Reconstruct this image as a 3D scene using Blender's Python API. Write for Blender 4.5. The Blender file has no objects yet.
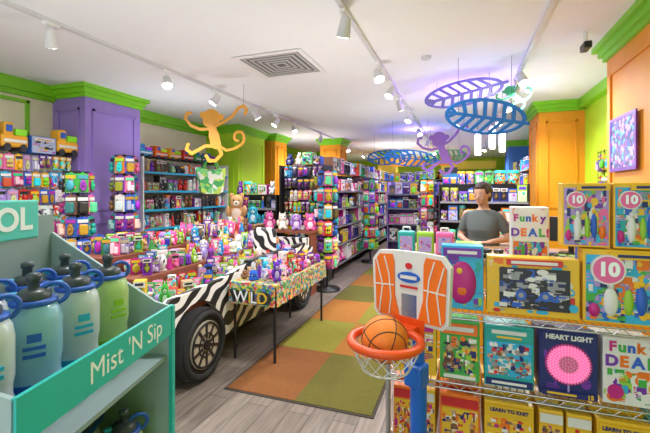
import bpy, bmesh, math, random
from mathutils import Vector, Matrix
random.seed(11)
S=bpy.context.scene; COL=S.collection; R=math.radians
S.view_settings.view_transform='Standard'

# ------------------------------------------------------------ materials
def newmat(name):
    m=bpy.data.materials.new(name); m.use_nodes=True
    return m,m.node_tree.nodes,m.node_tree.links,m.node_tree.nodes['Principled BSDF']
def mat(name,c,rough=.5,metal=0,var=.06,scale=8,emit=0,trans=0,alpha=1):
    m,n,l,b=newmat(name)
    b.inputs['Roughness'].default_value=rough; b.inputs['Metallic'].default_value=metal
    t=n.new('ShaderNodeTexNoise'); t.inputs['Scale'].default_value=scale
    tc=n.new('ShaderNodeTexCoord'); l.new(tc.outputs['Object'],t.inputs['Vector'])
    mx=n.new('ShaderNodeMixRGB'); l.new(t.outputs['Fac'],mx.inputs[0])
    mx.inputs[1].default_value=(*[max(0,x*(1-var)) for x in c],1); mx.inputs[2].default_value=(*[min(1,x*(1+var)) for x in c],1)
    l.new(mx.outputs[0],b.inputs['Base Color'])
    if emit: l.new(mx.outputs[0],b.inputs['Emission Color']); b.inputs['Emission Strength'].default_value=emit
    if trans: b.inputs['Transmission Weight'].default_value=trans
    if alpha<1: b.inputs['Alpha'].default_value=alpha
    return m
def omat(name,hue=.5,sat=1,val=1,mode='flat',rough=.45,scale=4):
    m,n,l,b=newmat(name); b.inputs['Roughness'].default_value=rough
    oi=n.new('ShaderNodeObjectInfo')
    def hs(h,s,v):
        x=n.new('ShaderNodeHueSaturation'); x.inputs['Hue'].default_value=h; x.inputs['Saturation'].default_value=s; x.inputs['Value'].default_value=v
        l.new(oi.outputs['Color'],x.inputs['Color']); return x.outputs[0]
    base=hs(hue,sat,val)
    if mode=='flat': l.new(base,b.inputs['Base Color']); return m
    tc=n.new('ShaderNodeTexCoord'); mp=n.new('ShaderNodeMapping'); l.new(tc.outputs['Object'],mp.inputs['Vector'])
    mu=n.new('ShaderNodeMath'); mu.operation='MULTIPLY'; mu.inputs[1].default_value=37; l.new(oi.outputs['Random'],mu.inputs[0])
    cb=n.new('ShaderNodeCombineXYZ')
    for i in range(3): l.new(mu.outputs[0],cb.inputs[i])
    l.new(cb.outputs[0],mp.inputs['Location'])
    v=n.new('ShaderNodeTexVoronoi'); v.inputs['Scale'].default_value=scale
    if mode=='block': v.distance='CHEBYCHEV'
    l.new(mp.outputs[0],v.inputs['Vector'])
    sp=n.new('ShaderNodeSeparateColor'); l.new(v.outputs['Color'],sp.inputs[0])
    cur=base
    for th,c in ((.42,hs((hue+.42)%1,1,1)),(.64,(.7,.68,.65,1)),(.76,hs((hue+.17)%1,1.1,.8)),(.86,(.03,.03,.06,1))):
        g=n.new('ShaderNodeMath'); g.operation='GREATER_THAN'; g.inputs[1].default_value=th; l.new(sp.outputs[0],g.inputs[0])
        mx=n.new('ShaderNodeMixRGB'); l.new(g.outputs[0],mx.inputs[0]); l.new(cur,mx.inputs[1])
        if isinstance(c,tuple): mx.inputs[2].default_value=c
        else: l.new(c,mx.inputs[2])
        cur=mx.outputs[0]
    l.new(cur,b.inputs['Base Color']); return m
def zebra():
    m,n,l,b=newmat('zebra_stripe'); b.inputs['Roughness'].default_value=.5
    tc=n.new('ShaderNodeTexCoord'); w=n.new('ShaderNodeTexWave'); w.inputs['Scale'].default_value=3.4; w.inputs['Distortion'].default_value=6; w.inputs['Detail Scale'].default_value=1.2; w.inputs['Detail'].default_value=1
    mp=n.new('ShaderNodeMapping'); mp.inputs['Rotation'].default_value=(.5,.4,.6); l.new(tc.outputs['Object'],mp.inputs[0]); l.new(mp.outputs[0],w.inputs['Vector'])
    cr=n.new('ShaderNodeValToRGB'); cr.color_ramp.interpolation='CONSTANT'; cr.color_ramp.elements[0].color=(.012,.012,.014,1); cr.color_ramp.elements[1].position=.5; cr.color_ramp.elements[1].color=(.8,.79,.77,1)
    l.new(w.outputs['Fac'],cr.inputs[0]); l.new(cr.outputs[0],b.inputs['Base Color']); return m
def patchy(name,cols,scale,rough=.7,emit=0):
    m,n,l,b=newmat(name); b.inputs['Roughness'].default_value=rough
    tc=n.new('ShaderNodeTexCoord'); v=n.new('ShaderNodeTexVoronoi'); v.inputs['Scale'].default_value=scale; l.new(tc.outputs['Object'],v.inputs['Vector'])
    sp=n.new('ShaderNodeSeparateColor'); l.new(v.outputs['Color'],sp.inputs[0])
    cr=n.new('ShaderNodeValToRGB'); cr.color_ramp.interpolation='CONSTANT'; e=cr.color_ramp.elements
    e[0].color=(*cols[0],1); e[1].position=1/len(cols); e[1].color=(*cols[1],1)
    for i,c in enumerate(cols[2:],2): x=e.new(i/len(cols)); x.color=(*c,1)
    l.new(sp.outputs[0],cr.inputs[0]); l.new(cr.outputs[0],b.inputs['Base Color'])
    if emit: l.new(cr.outputs[0],b.inputs['Emission Color']); b.inputs['Emission Strength'].default_value=emit
    return m
def floor_mat():
    m,n,l,b=newmat('wood_plank_floor'); b.inputs['Roughness'].default_value=.42
    tc=n.new('ShaderNodeTexCoord'); mp=n.new('ShaderNodeMapping'); mp.inputs['Rotation'].default_value=(0,0,R(90)); l.new(tc.outputs['Object'],mp.inputs[0])
    br=n.new('ShaderNodeTexBrick'); br.inputs['Scale'].default_value=1; br.inputs['Brick Width'].default_value=1.2; br.inputs['Row Height'].default_value=.16; br.inputs['Mortar Size'].default_value=.003
    br.inputs['Color1'].default_value=(.25,.205,.172,1); br.inputs['Color2'].default_value=(.17,.138,.115,1); br.inputs['Mortar'].default_value=(.07,.06,.05,1); br.offset=.37
    l.new(mp.outputs[0],br.inputs['Vector'])
    m2=n.new('ShaderNodeMapping'); m2.inputs['Scale'].default_value=(14,1.2,1); l.new(tc.outputs['Object'],m2.inputs[0])
    no=n.new('ShaderNodeTexNoise'); no.inputs['Scale'].default_value=2.5; no.inputs['Detail'].default_value=6; l.new(m2.outputs[0],no.inputs['Vector'])
    mx=n.new('ShaderNodeMixRGB'); mx.blend_type='OVERLAY'; mx.inputs[0].default_value=.75; l.new(br.outputs[0],mx.inputs[1]); l.new(no.outputs[0],mx.inputs[2])
    l.new(mx.outputs[0],b.inputs['Base Color']); return m

PAL={'red':(.6,.02,.02),'orange':(.8,.17,.01),'yellow':(.8,.48,.02),'green':(.05,.38,.06),'lime':(.3,.55,.04),'teal':(.015,.36,.34),'blue':(.02,.11,.55),'navy':(.012,.02,.14),
 'cyan':(.03,.4,.68),'purple':(.17,.03,.38),'pink':(.8,.13,.36),'magenta':(.52,.015,.22),'lilac':(.4,.28,.62),'white':(.74,.73,.71),'brown':(.22,.09,.035),'tan':(.55,.34,.17),'black':(.02,.02,.025),'grey':(.3,.31,.33)}
MM={k:mat('plastic_'+k,c,.4) for k,c in PAL.items()}
M_print=omat('printed_packaging',mode='cells',scale=7); M_block=omat('printed_blocks',mode='block',scale=4.5)
M_main=omat('tinted_surface'); M_alt=omat('contrast_surface',hue=.95); M_third=omat('third_tint',hue=.7); M_soft=omat('plush_fabric',rough=.9); M_pale=omat('pale_tint',sat=.4,val=1.4)
M_white=mat('white_paint',(.85,.85,.85),.7); M_ink=mat('white_ink',(.92,.95,1),.6,var=0); M_ceil=mat('ceiling_paint',(.87,.885,.91),.85,var=.02); M_cream=mat('cream_wall',(.85,.8,.62),.7)
M_purple=mat('purple_paint',(.3,.2,.58),.45); M_crown=mat('lime_trim',(.22,.6,.015),.45); M_orange=mat('orange_paint',(.85,.33,.008),.6); M_lime=mat('yellow_green_wall',(.46,.74,.02),.6)
M_yel=mat('yellow_wall',(.8,.68,.08),.6); M_blackm=mat('black_metal',(.02,.02,.022),.4,.3); M_chrome=mat('chrome_wire',(.6,.61,.63),.25,.95); M_steel=mat('brushed_steel',(.45,.46,.48),.4,.8)
M_rail=mat('track_rail_paint',(.66,.66,.68),.5); M_shelfg=mat('grey_shelf',(.22,.22,.24),.5); M_hub=mat('hub_tan',(.42,.38,.3),.6)
M_teal=mat('teal_card',(.02,.5,.47),.5); M_mint=mat('mint_card',(.1,.6,.55),.5); M_tealp=mat('pale_grey_teal_card',(.36,.48,.5),.6); M_greyc=mat('grey_card',(.26,.34,.36),.7)
M_zeb=zebra(); M_tire=mat('black_rubber',(.015,.015,.016),.8); M_wood=mat('warm_wood',(.32,.17,.08),.5)
M_lamp=mat('lamp_glow',(1,.98,.97),.4,emit=22); M_skin=mat('skin',(.5,.28,.2),.55,var=.04); M_hair=mat('dark_brown_hair',(.035,.018,.011),.6,var=.3,scale=60)
M_shirt=mat('grey_shirt_fabric',(.1,.12,.125),.9); M_jean=mat('dark_denim',(.04,.06,.12),.9); M_lip=mat('lip',(.38,.13,.11),.5)
M_cloth=patchy('floral_cloth',[(.06,.28,.08),(.6,.56,.45),(.6,.05,.07),(.2,.45,.15),(.02,.16,.08),(.8,.3,.08),(.05,.2,.5),(.7,.55,.05)],48)
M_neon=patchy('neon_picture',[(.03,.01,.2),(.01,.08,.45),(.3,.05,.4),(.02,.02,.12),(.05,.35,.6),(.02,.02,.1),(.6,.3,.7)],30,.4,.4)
M_bagc=patchy('green_white_bag_fabric',[(.06,.4,.12),(.75,.78,.7),(.2,.6,.2),(.06,.4,.12),(.8,.82,.76),(.5,.7,.1)],16)
M_fblue=mat('frosted_blue_plastic',(.35,.68,.95),.2,var=.2,scale=18,trans=.3); M_fgreen=mat('frosted_green_plastic',(.6,.85,.35),.2,var=.2,scale=18,trans=.3); M_fclear=mat('frosted_grey_plastic',(.8,.88,.92),.2,var=.12,scale=18,trans=.35)
M_floor=floor_mat(); M_decb=mat('blue_acrylic',(.01,.24,.85),.3); M_decg=mat('violet_lit_acrylic',(.22,.2,.75),.3); M_decg2=mat('green_acrylic',(.06,.5,.2),.3); M_decp=mat('violet_acrylic',(.3,.15,.6),.3); M_deco=mat('orange_acrylic',(.75,.33,.02),.4)
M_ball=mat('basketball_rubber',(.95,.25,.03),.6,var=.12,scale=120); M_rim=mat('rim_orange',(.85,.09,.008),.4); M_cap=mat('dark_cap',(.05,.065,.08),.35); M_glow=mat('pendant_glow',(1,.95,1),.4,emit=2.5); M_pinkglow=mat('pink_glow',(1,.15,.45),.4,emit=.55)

# ------------------------------------------------------------ mesh builder
class MB:
    def __init__(s): s.v=[];s.f=[];s.m=[];s.s=[]
    def add(s,vs,fs,mi=0,sm=False,M=None):
        b=len(s.v)
        s.v+= [tuple(M@Vector(p)) for p in vs] if M else [tuple(p) for p in vs]
        s.f+=[tuple(i+b for i in f) for f in fs]; s.m+=[mi]*len(fs); s.s+=[sm]*len(fs); return s
    def xf(s,M): s.v=[tuple(M@Vector(p)) for p in s.v]; return s
    def merge(s,o): return s.add(o.v,o.f,0,True)
    def box(s,x0,x1,y0,y1,z0,z1,mi=0,M=None,c=0):
        if c<=0:
            return s.add([(x0,y0,z0),(x1,y0,z0),(x1,y1,z0),(x0,y1,z0),(x0,y0,z1),(x1,y0,z1),(x1,y1,z1),(x0,y1,z1)],[(0,3,2,1),(4,5,6,7),(0,1,5,4),(1,2,6,5),(2,3,7,6),(3,0,4,7)],mi,False,M)
        bm=bmesh.new(); bmesh.ops.create_cube(bm,size=1)
        for v in bm.verts: v.co=((x0+x1)/2+v.co.x*(x1-x0),(y0+y1)/2+v.co.y*(y1-y0),(z0+z1)/2+v.co.z*(z1-z0))
        bmesh.ops.bevel(bm,geom=bm.edges[:],offset=c,segments=2,affect='EDGES',profile=.5)
        bm.verts.index_update(); r=s.add([v.co[:] for v in bm.verts],[[v.index for v in f.verts] for f in bm.faces],mi,False,M); bm.free(); return r
    def cyl(s,p0,p1,r0,r1=None,n=12,mi=0,caps=True,sm=True):
        r1=r0 if r1 is None else r1; p0=Vector(p0);p1=Vector(p1); d=(p1-p0).normalized()
        u=d.orthogonal().normalized(); w=d.cross(u); vs=[]
        for p,r in ((p0,r0),(p1,r1)):
            for i in range(n):
                a=2*math.pi*i/n; vs.append(p+(u*math.cos(a)+w*math.sin(a))*r)
        s.add(vs,[(i,(i+1)%n,n+(i+1)%n,n+i) for i in range(n)],mi,sm)
        if caps: s.add(vs[:n],[tuple(range(n))[::-1]],mi); s.add(vs[n:],[tuple(range(n))],mi)
        return s
    def tube(s,pts,r,n=8,mi=0,closed=False):
        q=list(pts)+([pts[0]] if closed else [])
        for a,b in zip(q[:-1],q[1:]): s.cyl(a,b,r,r,n,mi)
        for p in pts[1:-1]: s.ell(p,(r,r,r),6,mi) if n>6 else None
        return s
    def ell(s,c,r,n=12,mi=0,M=None):
        k=max(4,n//2+1); vs=[(c[0],c[1],c[2]-r[2])]
        for j in range(1,k):
            t=math.pi*j/k
            for i in range(n):
                a=2*math.pi*i/n; vs.append((c[0]+r[0]*math.sin(t)*math.cos(a),c[1]+r[1]*math.sin(t)*math.sin(a),c[2]-r[2]*math.cos(t)))
        vs.append((c[0],c[1],c[2]+r[2])); L=len(vs)-1
        fs=[(0,1+(i+1)%n,1+i) for i in range(n)]
        for j in range(k-2):
            for i in range(n): a=1+j*n; fs.append((a+i,a+(i+1)%n,a+n+(i+1)%n,a+n+i))
        a=1+(k-2)*n; fs+=[(a+i,a+(i+1)%n,L) for i in range(n)]
        return s.add(vs,fs,mi,True,M)
    def lathe(s,prof,c=(0,0,0),n=20,mi=0,sm=True):
        vs=[]
        for r,z in prof:
            for i in range(n):
                a=2*math.pi*i/n; vs.append((c[0]+r*math.cos(a),c[1]+r*math.sin(a),c[2]+z))
        fs=[]
        for j in range(len(prof)-1):
            for i in range(n): fs.append((j*n+i,j*n+(i+1)%n,(j+1)*n+(i+1)%n,(j+1)*n+i))
        s.add(vs,fs,mi,sm); s.add(vs[:n],[tuple(range(n))[::-1]],mi); s.add(vs[-n:],[tuple(range(n))],mi); return s
    def prism(s,poly,y0,y1,mi=0,M=None):
        n=len(poly); vs=[(x,y0,z) for x,z in poly]+[(x,y1,z) for x,z in poly]
        return s.add(vs,[tuple(range(n)),tuple(range(2*n-1,n-1,-1))]+[(i,n+i,n+(i+1)%n,(i+1)%n) for i in range(n)],mi,False,M)
    def disc(s,cx,cz,r,y0,y1,mi=0,n=24,rz=None):
        rz=rz or r
        return s.prism([(cx+r*math.cos(2*math.pi*i/n),cz+rz*math.sin(2*math.pi*i/n)) for i in range(n)],y0,y1,mi)
    def art(s,x0,x1,z0,z1,y,n,mis,dy=.004,rnd=None,dx=.28):
        r=rnd or random; W=x1-x0;Hh=z1-z0
        s.box(x0,x1,y-dy,y,z0,z1,mis[0])
        for i in range(n):
            e=y-dy*(1.3+.35*i); m=mis[r.randrange(len(mis))]; q=dx*(1-.6*i/n); w=W*r.uniform(.05,q); h=Hh*r.uniform(.04,q*.9)
            cx=r.uniform(x0+w/2,x1-w/2); cz=r.uniform(z0+h/2,z1-h/2); t=r.random()
            if t<.4: s.box(cx-w/2,cx+w/2,e,y,cz-h/2,cz+h/2,m)
            elif t<.75: s.disc(cx,cz,w/2,e,y,m,12,h/2)
            else:
                for k in range(3): s.box(cx-w/2,cx+w/2*(1-.3*(k==2)),e,y,cz-h*.3+k*h*.22,cz-h*.3+k*h*.22+h*.1,m)
        return s
    def ribbon(s,pts,w,t,mi=0):
        for i,(a,b) in enumerate(zip(pts[:-1],pts[1:])):
            d=Vector((b[0]-a[0],b[1]-a[1])); d.normalize(); nn=Vector((-d.y,d.x))*w/2
            e=t*(.5+.01*(i%2))
            s.prism([(a[0]+nn.x,a[1]+nn.y),(a[0]-nn.x,a[1]-nn.y),(b[0]-nn.x,b[1]-nn.y),(b[0]+nn.x,b[1]+nn.y)],-e,e,mi)
            s.disc(b[0],b[1],w/2,-t*.49,t*.49,mi,10)
        s.disc(pts[0][0],pts[0][1],w/2,-t*.49,t*.49,mi,10); return s
    def torus(s,c,Rr,r,n=28,k=8,mi=0,axis='z',sx=1):
        vs=[];fs=[]
        for i in range(n):
            a=2*math.pi*i/n
            for j in range(k):
                b=2*math.pi*j/k; q=(Rr+r*math.cos(b)); x,y,z=q*math.cos(a)*sx,q*math.sin(a),r*math.sin(b)
                if axis=='y': x,y,z=x,z,y
                if axis=='x': x,y,z=z,x,y
                vs.append((c[0]+x,c[1]+y,c[2]+z))
        for i in range(n):
            for j in range(k): fs.append((i*k+j,((i+1)%n)*k+j,((i+1)%n)*k+(j+1)%k,i*k+(j+1)%k))
        return s.add(vs,fs,mi,True)
    def mesh(s,name,mats):
        me=bpy.data.meshes.new(name); me.from_pydata(s.v,[],s.f)
        for m in mats: me.materials.append(m)
        me.polygons.foreach_set('material_index',s.m); me.polygons.foreach_set('use_smooth',s.s); me.update(); return me
def obj(name,mb,mats,parent=None,loc=(0,0,0),rot=(0,0,0),label=None):
    if not isinstance(mats,(list,tuple)): mats=[mats]
    me=mb.mesh(name,mats) if isinstance(mb,MB) else mb
    o=bpy.data.objects.new(name,me); COL.objects.link(o); o.location=loc; o.rotation_euler=rot
    if parent: o.parent=parent
    if label: o['label']=label
    return o
def tag(o,label,cat,group=None):
    o['label']=label;o['category']=cat
    if group:o['group']=group
    return o
def thing(name,label,cat,loc=(0,0,0),rz=0,group=None,rot=None):
    o=bpy.data.objects.new(name,None); o.empty_display_size=.1; COL.objects.link(o); o.location=loc; o.rotation_euler=rot or (0,0,rz); return tag(o,label,cat,group)
def struct(name,mb,mats): o=obj(name,mb,mats); o['kind']='structure'; return o
def textmesh(txt,size,m,ext=.0012,bold=.02,ay='CENTER'):
    if isinstance(m,list):      # one colour per letter, letters laid side by side
        b=MB(); x=0
        for i,ch in enumerate(txt):
            me=textmesh(ch,size,m[i%len(m)],ext,bold,'BOTTOM_BASELINE'); xs=[v.co.x for v in me.vertices]; x0=min(xs); w=max(xs)-x0
            b.add([(v.co.x-x0+x,v.co.y,v.co.z-size*.35) for v in me.vertices],[tuple(p.vertices) for p in me.polygons],i%len(m)); x+=w+size*.06+bold*size
        b.v=[(p[0]-x/2,p[1],p[2]) for p in b.v]; return b.mesh('lettering',m)
    cu=bpy.data.curves.new('t','FONT'); cu.body=txt; cu.size=size; cu.extrude=ext; cu.align_x='CENTER'; cu.align_y=ay; cu.offset=size*bold; cu.resolution_u=4
    o=bpy.data.objects.new('t',cu); COL.objects.link(o)
    dg=bpy.context.evaluated_depsgraph_get(); me=bpy.data.meshes.new_from_object(o.evaluated_get(dg)); bpy.data.objects.remove(o)
    me.transform(Matrix.Rotation(R(90),4,'X')); me.materials.clear(); me.materials.append(m)
    return me

# ------------------------------------------------------------ person
def blob(name,mb,vox,m,parent,it=4):
    o=obj(name,mb,m,parent); mo=o.modifiers.new('r','REMESH'); mo.mode='VOXEL'; mo.voxel_size=vox; mo.use_smooth_shade=True
    sm=o.modifiers.new('s','SMOOTH'); sm.iterations=it; sm.factor=.5
    dg=bpy.context.evaluated_depsgraph_get(); me=bpy.data.meshes.new_from_object(o.evaluated_get(dg)); o.modifiers.clear(); o.data=me
    for p in me.polygons: p.use_smooth=True
    if not me.materials: me.materials.append(m)
    return o
def limb(mb,pts,rs,n=14):
    for (a,ra),(b,rb) in zip(list(zip(pts,rs))[:-1],list(zip(pts,rs))[1:]): mb.cyl(a,b,ra,rb,n)
    for p,r in zip(pts,rs): mb.ell(p,(r,r,r),n)
def loft(mb,secs,n=24):
    vs=[]
    for z,cx,cy,rx,ry in secs:
        for i in range(n):
            a=2*math.pi*i/n; ca,sa=math.cos(a),math.sin(a)
            vs.append((cx+rx*math.copysign(abs(ca)**.85,ca),cy+ry*math.copysign(abs(sa)**.9,sa),z))
    fs=[(j*n+i,j*n+(i+1)%n,(j+1)*n+(i+1)%n,(j+1)*n+i) for j in range(len(secs)-1) for i in range(n)]
    mb.add(vs,fs,0,True); mb.add(vs[:n],[tuple(range(n))[::-1]]); mb.add(vs[-n:],[tuple(range(n))])
wm=thing('person','woman in grey short-sleeved shirt with tied-back dark hair standing behind the sales counter','person',(.2,4.12,0),R(-16))
HM=Matrix.Translation((0,-.012,1.4))@Matrix.Rotation(R(-16),4,'Z')@Matrix.Rotation(R(12),4,'X')@Matrix.Translation((0,0,-1.39))
ARM={-1:[(-.16,0,1.275),(-.225,.01,1.05),(-.12,-.21,1.04)],1:[(.16,0,1.275),(.225,.01,1.05),(.13,-.2,1.04)]}
b=MB()
for s_ in (-1,1):
    limb(b,[(s_*.085,0,.84),(s_*.09,-.01,.46),(s_*.09,.02,.08)],[.085,.055,.035]); b.ell((s_*.09,-.05,.04),(.04,.11,.035))
    arm=ARM[s_]; limb(b,arm,[.042,.033,.023])
    w=Vector(arm[-1]); d=Vector((-s_*.8,-.55,-.03)).normalized(); sd=Vector((0,0,1)).cross(d).normalized()
    pm=w+d*.045+Vector((0,0,-.008)); b.ell(pm,(.036,.034,.016)); b.cyl(w,pm,.023,.02)
    for k,L in zip((-1.5,-.5,.5,1.5),(.055,.07,.075,.06)):
        q0=pm+d*.025+sd*k*.018; q1=q0+d*L*.5+Vector((0,0,.004)); q2=q0+d*L+Vector((0,0,-.01)); limb(b,[q0,q1,q2],[.009,.0085,.007],8)
    q0=pm-sd*s_*.03-d*.01; limb(b,[pm,q0+d*.01,q0+d*.045-sd*s_*.012],[.013,.011,.009],8)
loft(b,[(.78,0,0,.13,.09),(.88,0,.005,.155,.105),(.97,0,0,.13,.088),(1.05,0,-.002,.118,.08),(1.15,0,-.008,.132,.092),(1.24,0,0,.148,.08),(1.29,0,.003,.13,.06),(1.325,0,.006,.07,.05),(1.345,0,.006,.047,.045),(1.42,0,-.002,.043,.044)])
h=MB()
h.ell((0,.008,1.49),(.071,.09,.09),24); h.ell((0,-.028,1.437),(.053,.06,.066),24); h.ell((0,-.07,1.394),(.021,.02,.018),14); h.ell((0,-.042,1.468),(.059,.045,.055),20)
h.cyl((0,-.084,1.478),(0,-.101,1.444),.006,.011,10); h.ell((0,-.094,1.443),(.014,.012,.008)); h.ell((0,-.078,1.413),(.021,.012,.008))
for s_ in (-1,1): h.ell((s_*.072,.01,1.46),(.009,.017,.026)); h.ell((s_*.03,-.062,1.44),(.02,.019,.022))
b.merge(h.xf(HM))
blob('body',b,.006,M_skin,wm,4)
b=MB()
loft(b,[(.84,0,.003,.168,.12),(.9,0,.003,.17,.122),(.97,0,0,.15,.108),(1.05,0,-.004,.138,.1),(1.13,0,-.014,.148,.115),(1.19,0,-.008,.156,.108),(1.25,0,0,.165,.092),(1.295,0,.004,.15,.07),(1.325,0,.008,.085,.058)])
for s_ in (-1,1): limb(b,[(s_*.15,0,1.263),(s_*.2,.006,1.13)],[.05,.045])
blob('shirt',b,.008,M_shirt,wm,4)
b=MB(); loft(b,[(.76,0,0,.16,.11),(.84,0,0,.165,.118),(.9,0,0,.155,.11)])
for s_ in (-1,1): limb(b,[(s_*.085,0,.82),(s_*.09,-.01,.46),(s_*.09,.02,.1)],[.092,.068,.058])
blob('trousers',b,.012,M_jean,wm,4)
for s_ in (-1,1): b=MB(); b.ell((s_*.09,-.05,.045),(.048,.125,.044)); obj('shoe',b,M_blackm,wm)
b=MB(); b.ell((0,.026,1.509),(.079,.09,.085),24); b.ell((0,.056,1.455),(.071,.056,.08),20); b.ell((0,.14,1.475),(.036,.036,.042),14); b.ell((0,-.012,1.548),(.06,.062,.034),20); b.ell((0,.13,1.41),(.025,.022,.05),12)
for s_ in (-1,1): b.ell((s_*.067,-.014,1.507),(.013,.032,.036))
blob('hair',b.xf(HM),.007,M_hair,wm,6)
for s_ in (-1,1):
    b=MB(); b.ell((s_*.028,-.083,1.478),(.0115,.005,.005),10); e=obj('eye',b.xf(HM),MM['white'],wm); b=MB(); b.ell((s_*.028,-.087,1.4765),(.006,.003,.005),8); obj('iris',b.xf(HM),M_hair,e)
    b=MB(); b.cyl((s_*.015,-.089,1.494),(s_*.043,-.08,1.496),.003,.002,6); obj('eyebrow',b.xf(HM),M_hair,wm)
b=MB(); b.ell((0,-.091,1.413),(.02,.004,.004),10); obj('mouth',b.xf(HM),M_lip,wm)

# ------------------------------------------------------------ setting
H=2.9
struct('floor',MB().box(-5.4,2.4,-3,17.2,-.1,0),M_floor)
struct('ceiling',MB().box(-5.4,2.4,-3,17.2,H,H+.1),M_ceil)
struct('wall_left',MB().box(-5.4,-5.2,-3,17.2,0,H).box(-5.2,-5.19,8.4,17,0,H,1),[M_cream,M_lime])
struct('wall_right',MB().box(1.75,1.95,-3,17.2,0,H),M_lime)
struct('wall_back',MB().box(-5.4,1.95,17,17.2,0,H),M_lime)
ntrim=0
def column(name,x0,x1,y0,y1,m,face):
    global ntrim
    b=MB(); b.box(x0,x1,y0,y1,0,H-.12)
    sx,fx=(x1,1) if face>0 else (x0,-1)
    for z0,z1 in ((.2,1.1),(1.25,2.6)):
        for (a0,a1,c0,c1) in ((y0+.1,y1-.1,z0,z0+.03),(y0+.1,y1-.1,z1-.03,z1),(y0+.1,y0+.13,z0,z1),(y1-.13,y1-.1,z0,z1)):
            b.box(min(sx,sx+fx*.018),max(sx,sx+fx*.018),a0,a1,c0,c1)
        for (a0,a1,c0,c1) in ((x0+.1,x1-.1,z0,z0+.03),(x0+.1,x1-.1,z1-.03,z1),(x0+.1,x0+.13,z0,z1),(x1-.13,x1-.1,z0,z1)):
            b.box(a0,a1,y0-.018,y0,c0,c1)
    struct(name,b,m)
    t=MB()
    for k,(e,z0,z1) in enumerate(((.03,H-.16,H-.11),(.06,H-.11,H-.05),(.1,H-.05,H))): t.box(x0-(e if x0>-5 else 0),x1+e,y0-e,y1+e,z0,z1)
    ntrim+=1; struct('trim_%d'%ntrim,t,M_crown)
column('wall_column_purple',-5.2,-4.6,3.66,4.56,M_purple,1)
column('wall_column_lime',-5.2,-4.4,6.96,8.1,M_lime,1)
column('wall_column_amber',-5.2,-4.25,8.35,9.0,M_orange,1)
column('wall_column_orange',-5.2,-4.2,12.6,13.6,M_orange,1)
column('wall_column_orange_mid',-3.55,-3.0,9.6,10.2,M_orange,1)
column('wall_column_yellow',-2.75,-2.15,13.2,13.8,M_yel,1)
column('wall_column_orange_near',1.3,1.75,2.7,4.35,M_orange,-1)
column('wall_column_orange_far',1.13,1.75,6.8,7.7,M_orange,-1)
column('wall_column_blue',1.2,1.75,11.6,12.4,mat('blue_paint',(.05,.2,.6),.5),-1)
for y0,y1 in ((-3,3.66),(4.56,6.96),(9.0,12.6),(13.6,17)):
    t=MB(); t.box(-5.2,-5.1,y0,y1,H-.14,H); t.box(-5.2,-5.15,y0,y1,H-.2,H-.14); ntrim+=1; struct('trim_%d'%ntrim,t,M_crown)
for y0,y1 in ((-3,2.7),(4.35,6.8),(7.7,11.6),(12.4,17)):
    t=MB(); t.box(1.65,1.75,y0,y1,H-.14,H); ntrim+=1; struct('trim_%d'%ntrim,t,M_crown)
struct('baseboard_left',MB().box(-5.2,-5.17,-3,3.66,0,.12),M_white)
t=MB()
for a in ((2.55,3.35,2.2,2.24),(2.55,3.35,2.62,2.66),(2.55,2.59,2.2,2.66),(3.31,3.35,2.2,2.66)): t.box(-5.2,-5.17,*a)
ntrim+=1; struct('trim_%d'%ntrim,t,M_crown)
# ------------------------------------------------------------ runner rug
rg=thing('carpet_runner','long checkered carpet runner of rust, olive and gold tiles down the aisle','rug',(-1.12,2.5,0))
b=MB(); L=6.9; b.box(-.59,.57,0,L,0,.006); obj('border',b,mat('dark_binding',(.05,.04,.03),.9),rg)
cols=[mat('carpet_'+n,c,.95,var=.35,scale=70) for n,c in (('rust',(.2,.07,.014)),('olive',(.11,.1,.012)),('orange',(.31,.118,.014)),('lime',(.2,.18,.016)),('gold',(.34,.2,.02)))]
pat=[(0,1),(3,2),(2,3),(1,4),(2,1),(3,2),(4,3),(1,2)]
b=MB()
for j,(p,q) in enumerate(pat):
    for i,k in enumerate((p,q)): b.box(-.57+i*.56,-.01+i*.56,.02+j*.858,.02+j*.858+.856,.006,.01,k)
obj('tiles',b,cols,rg)

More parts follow.
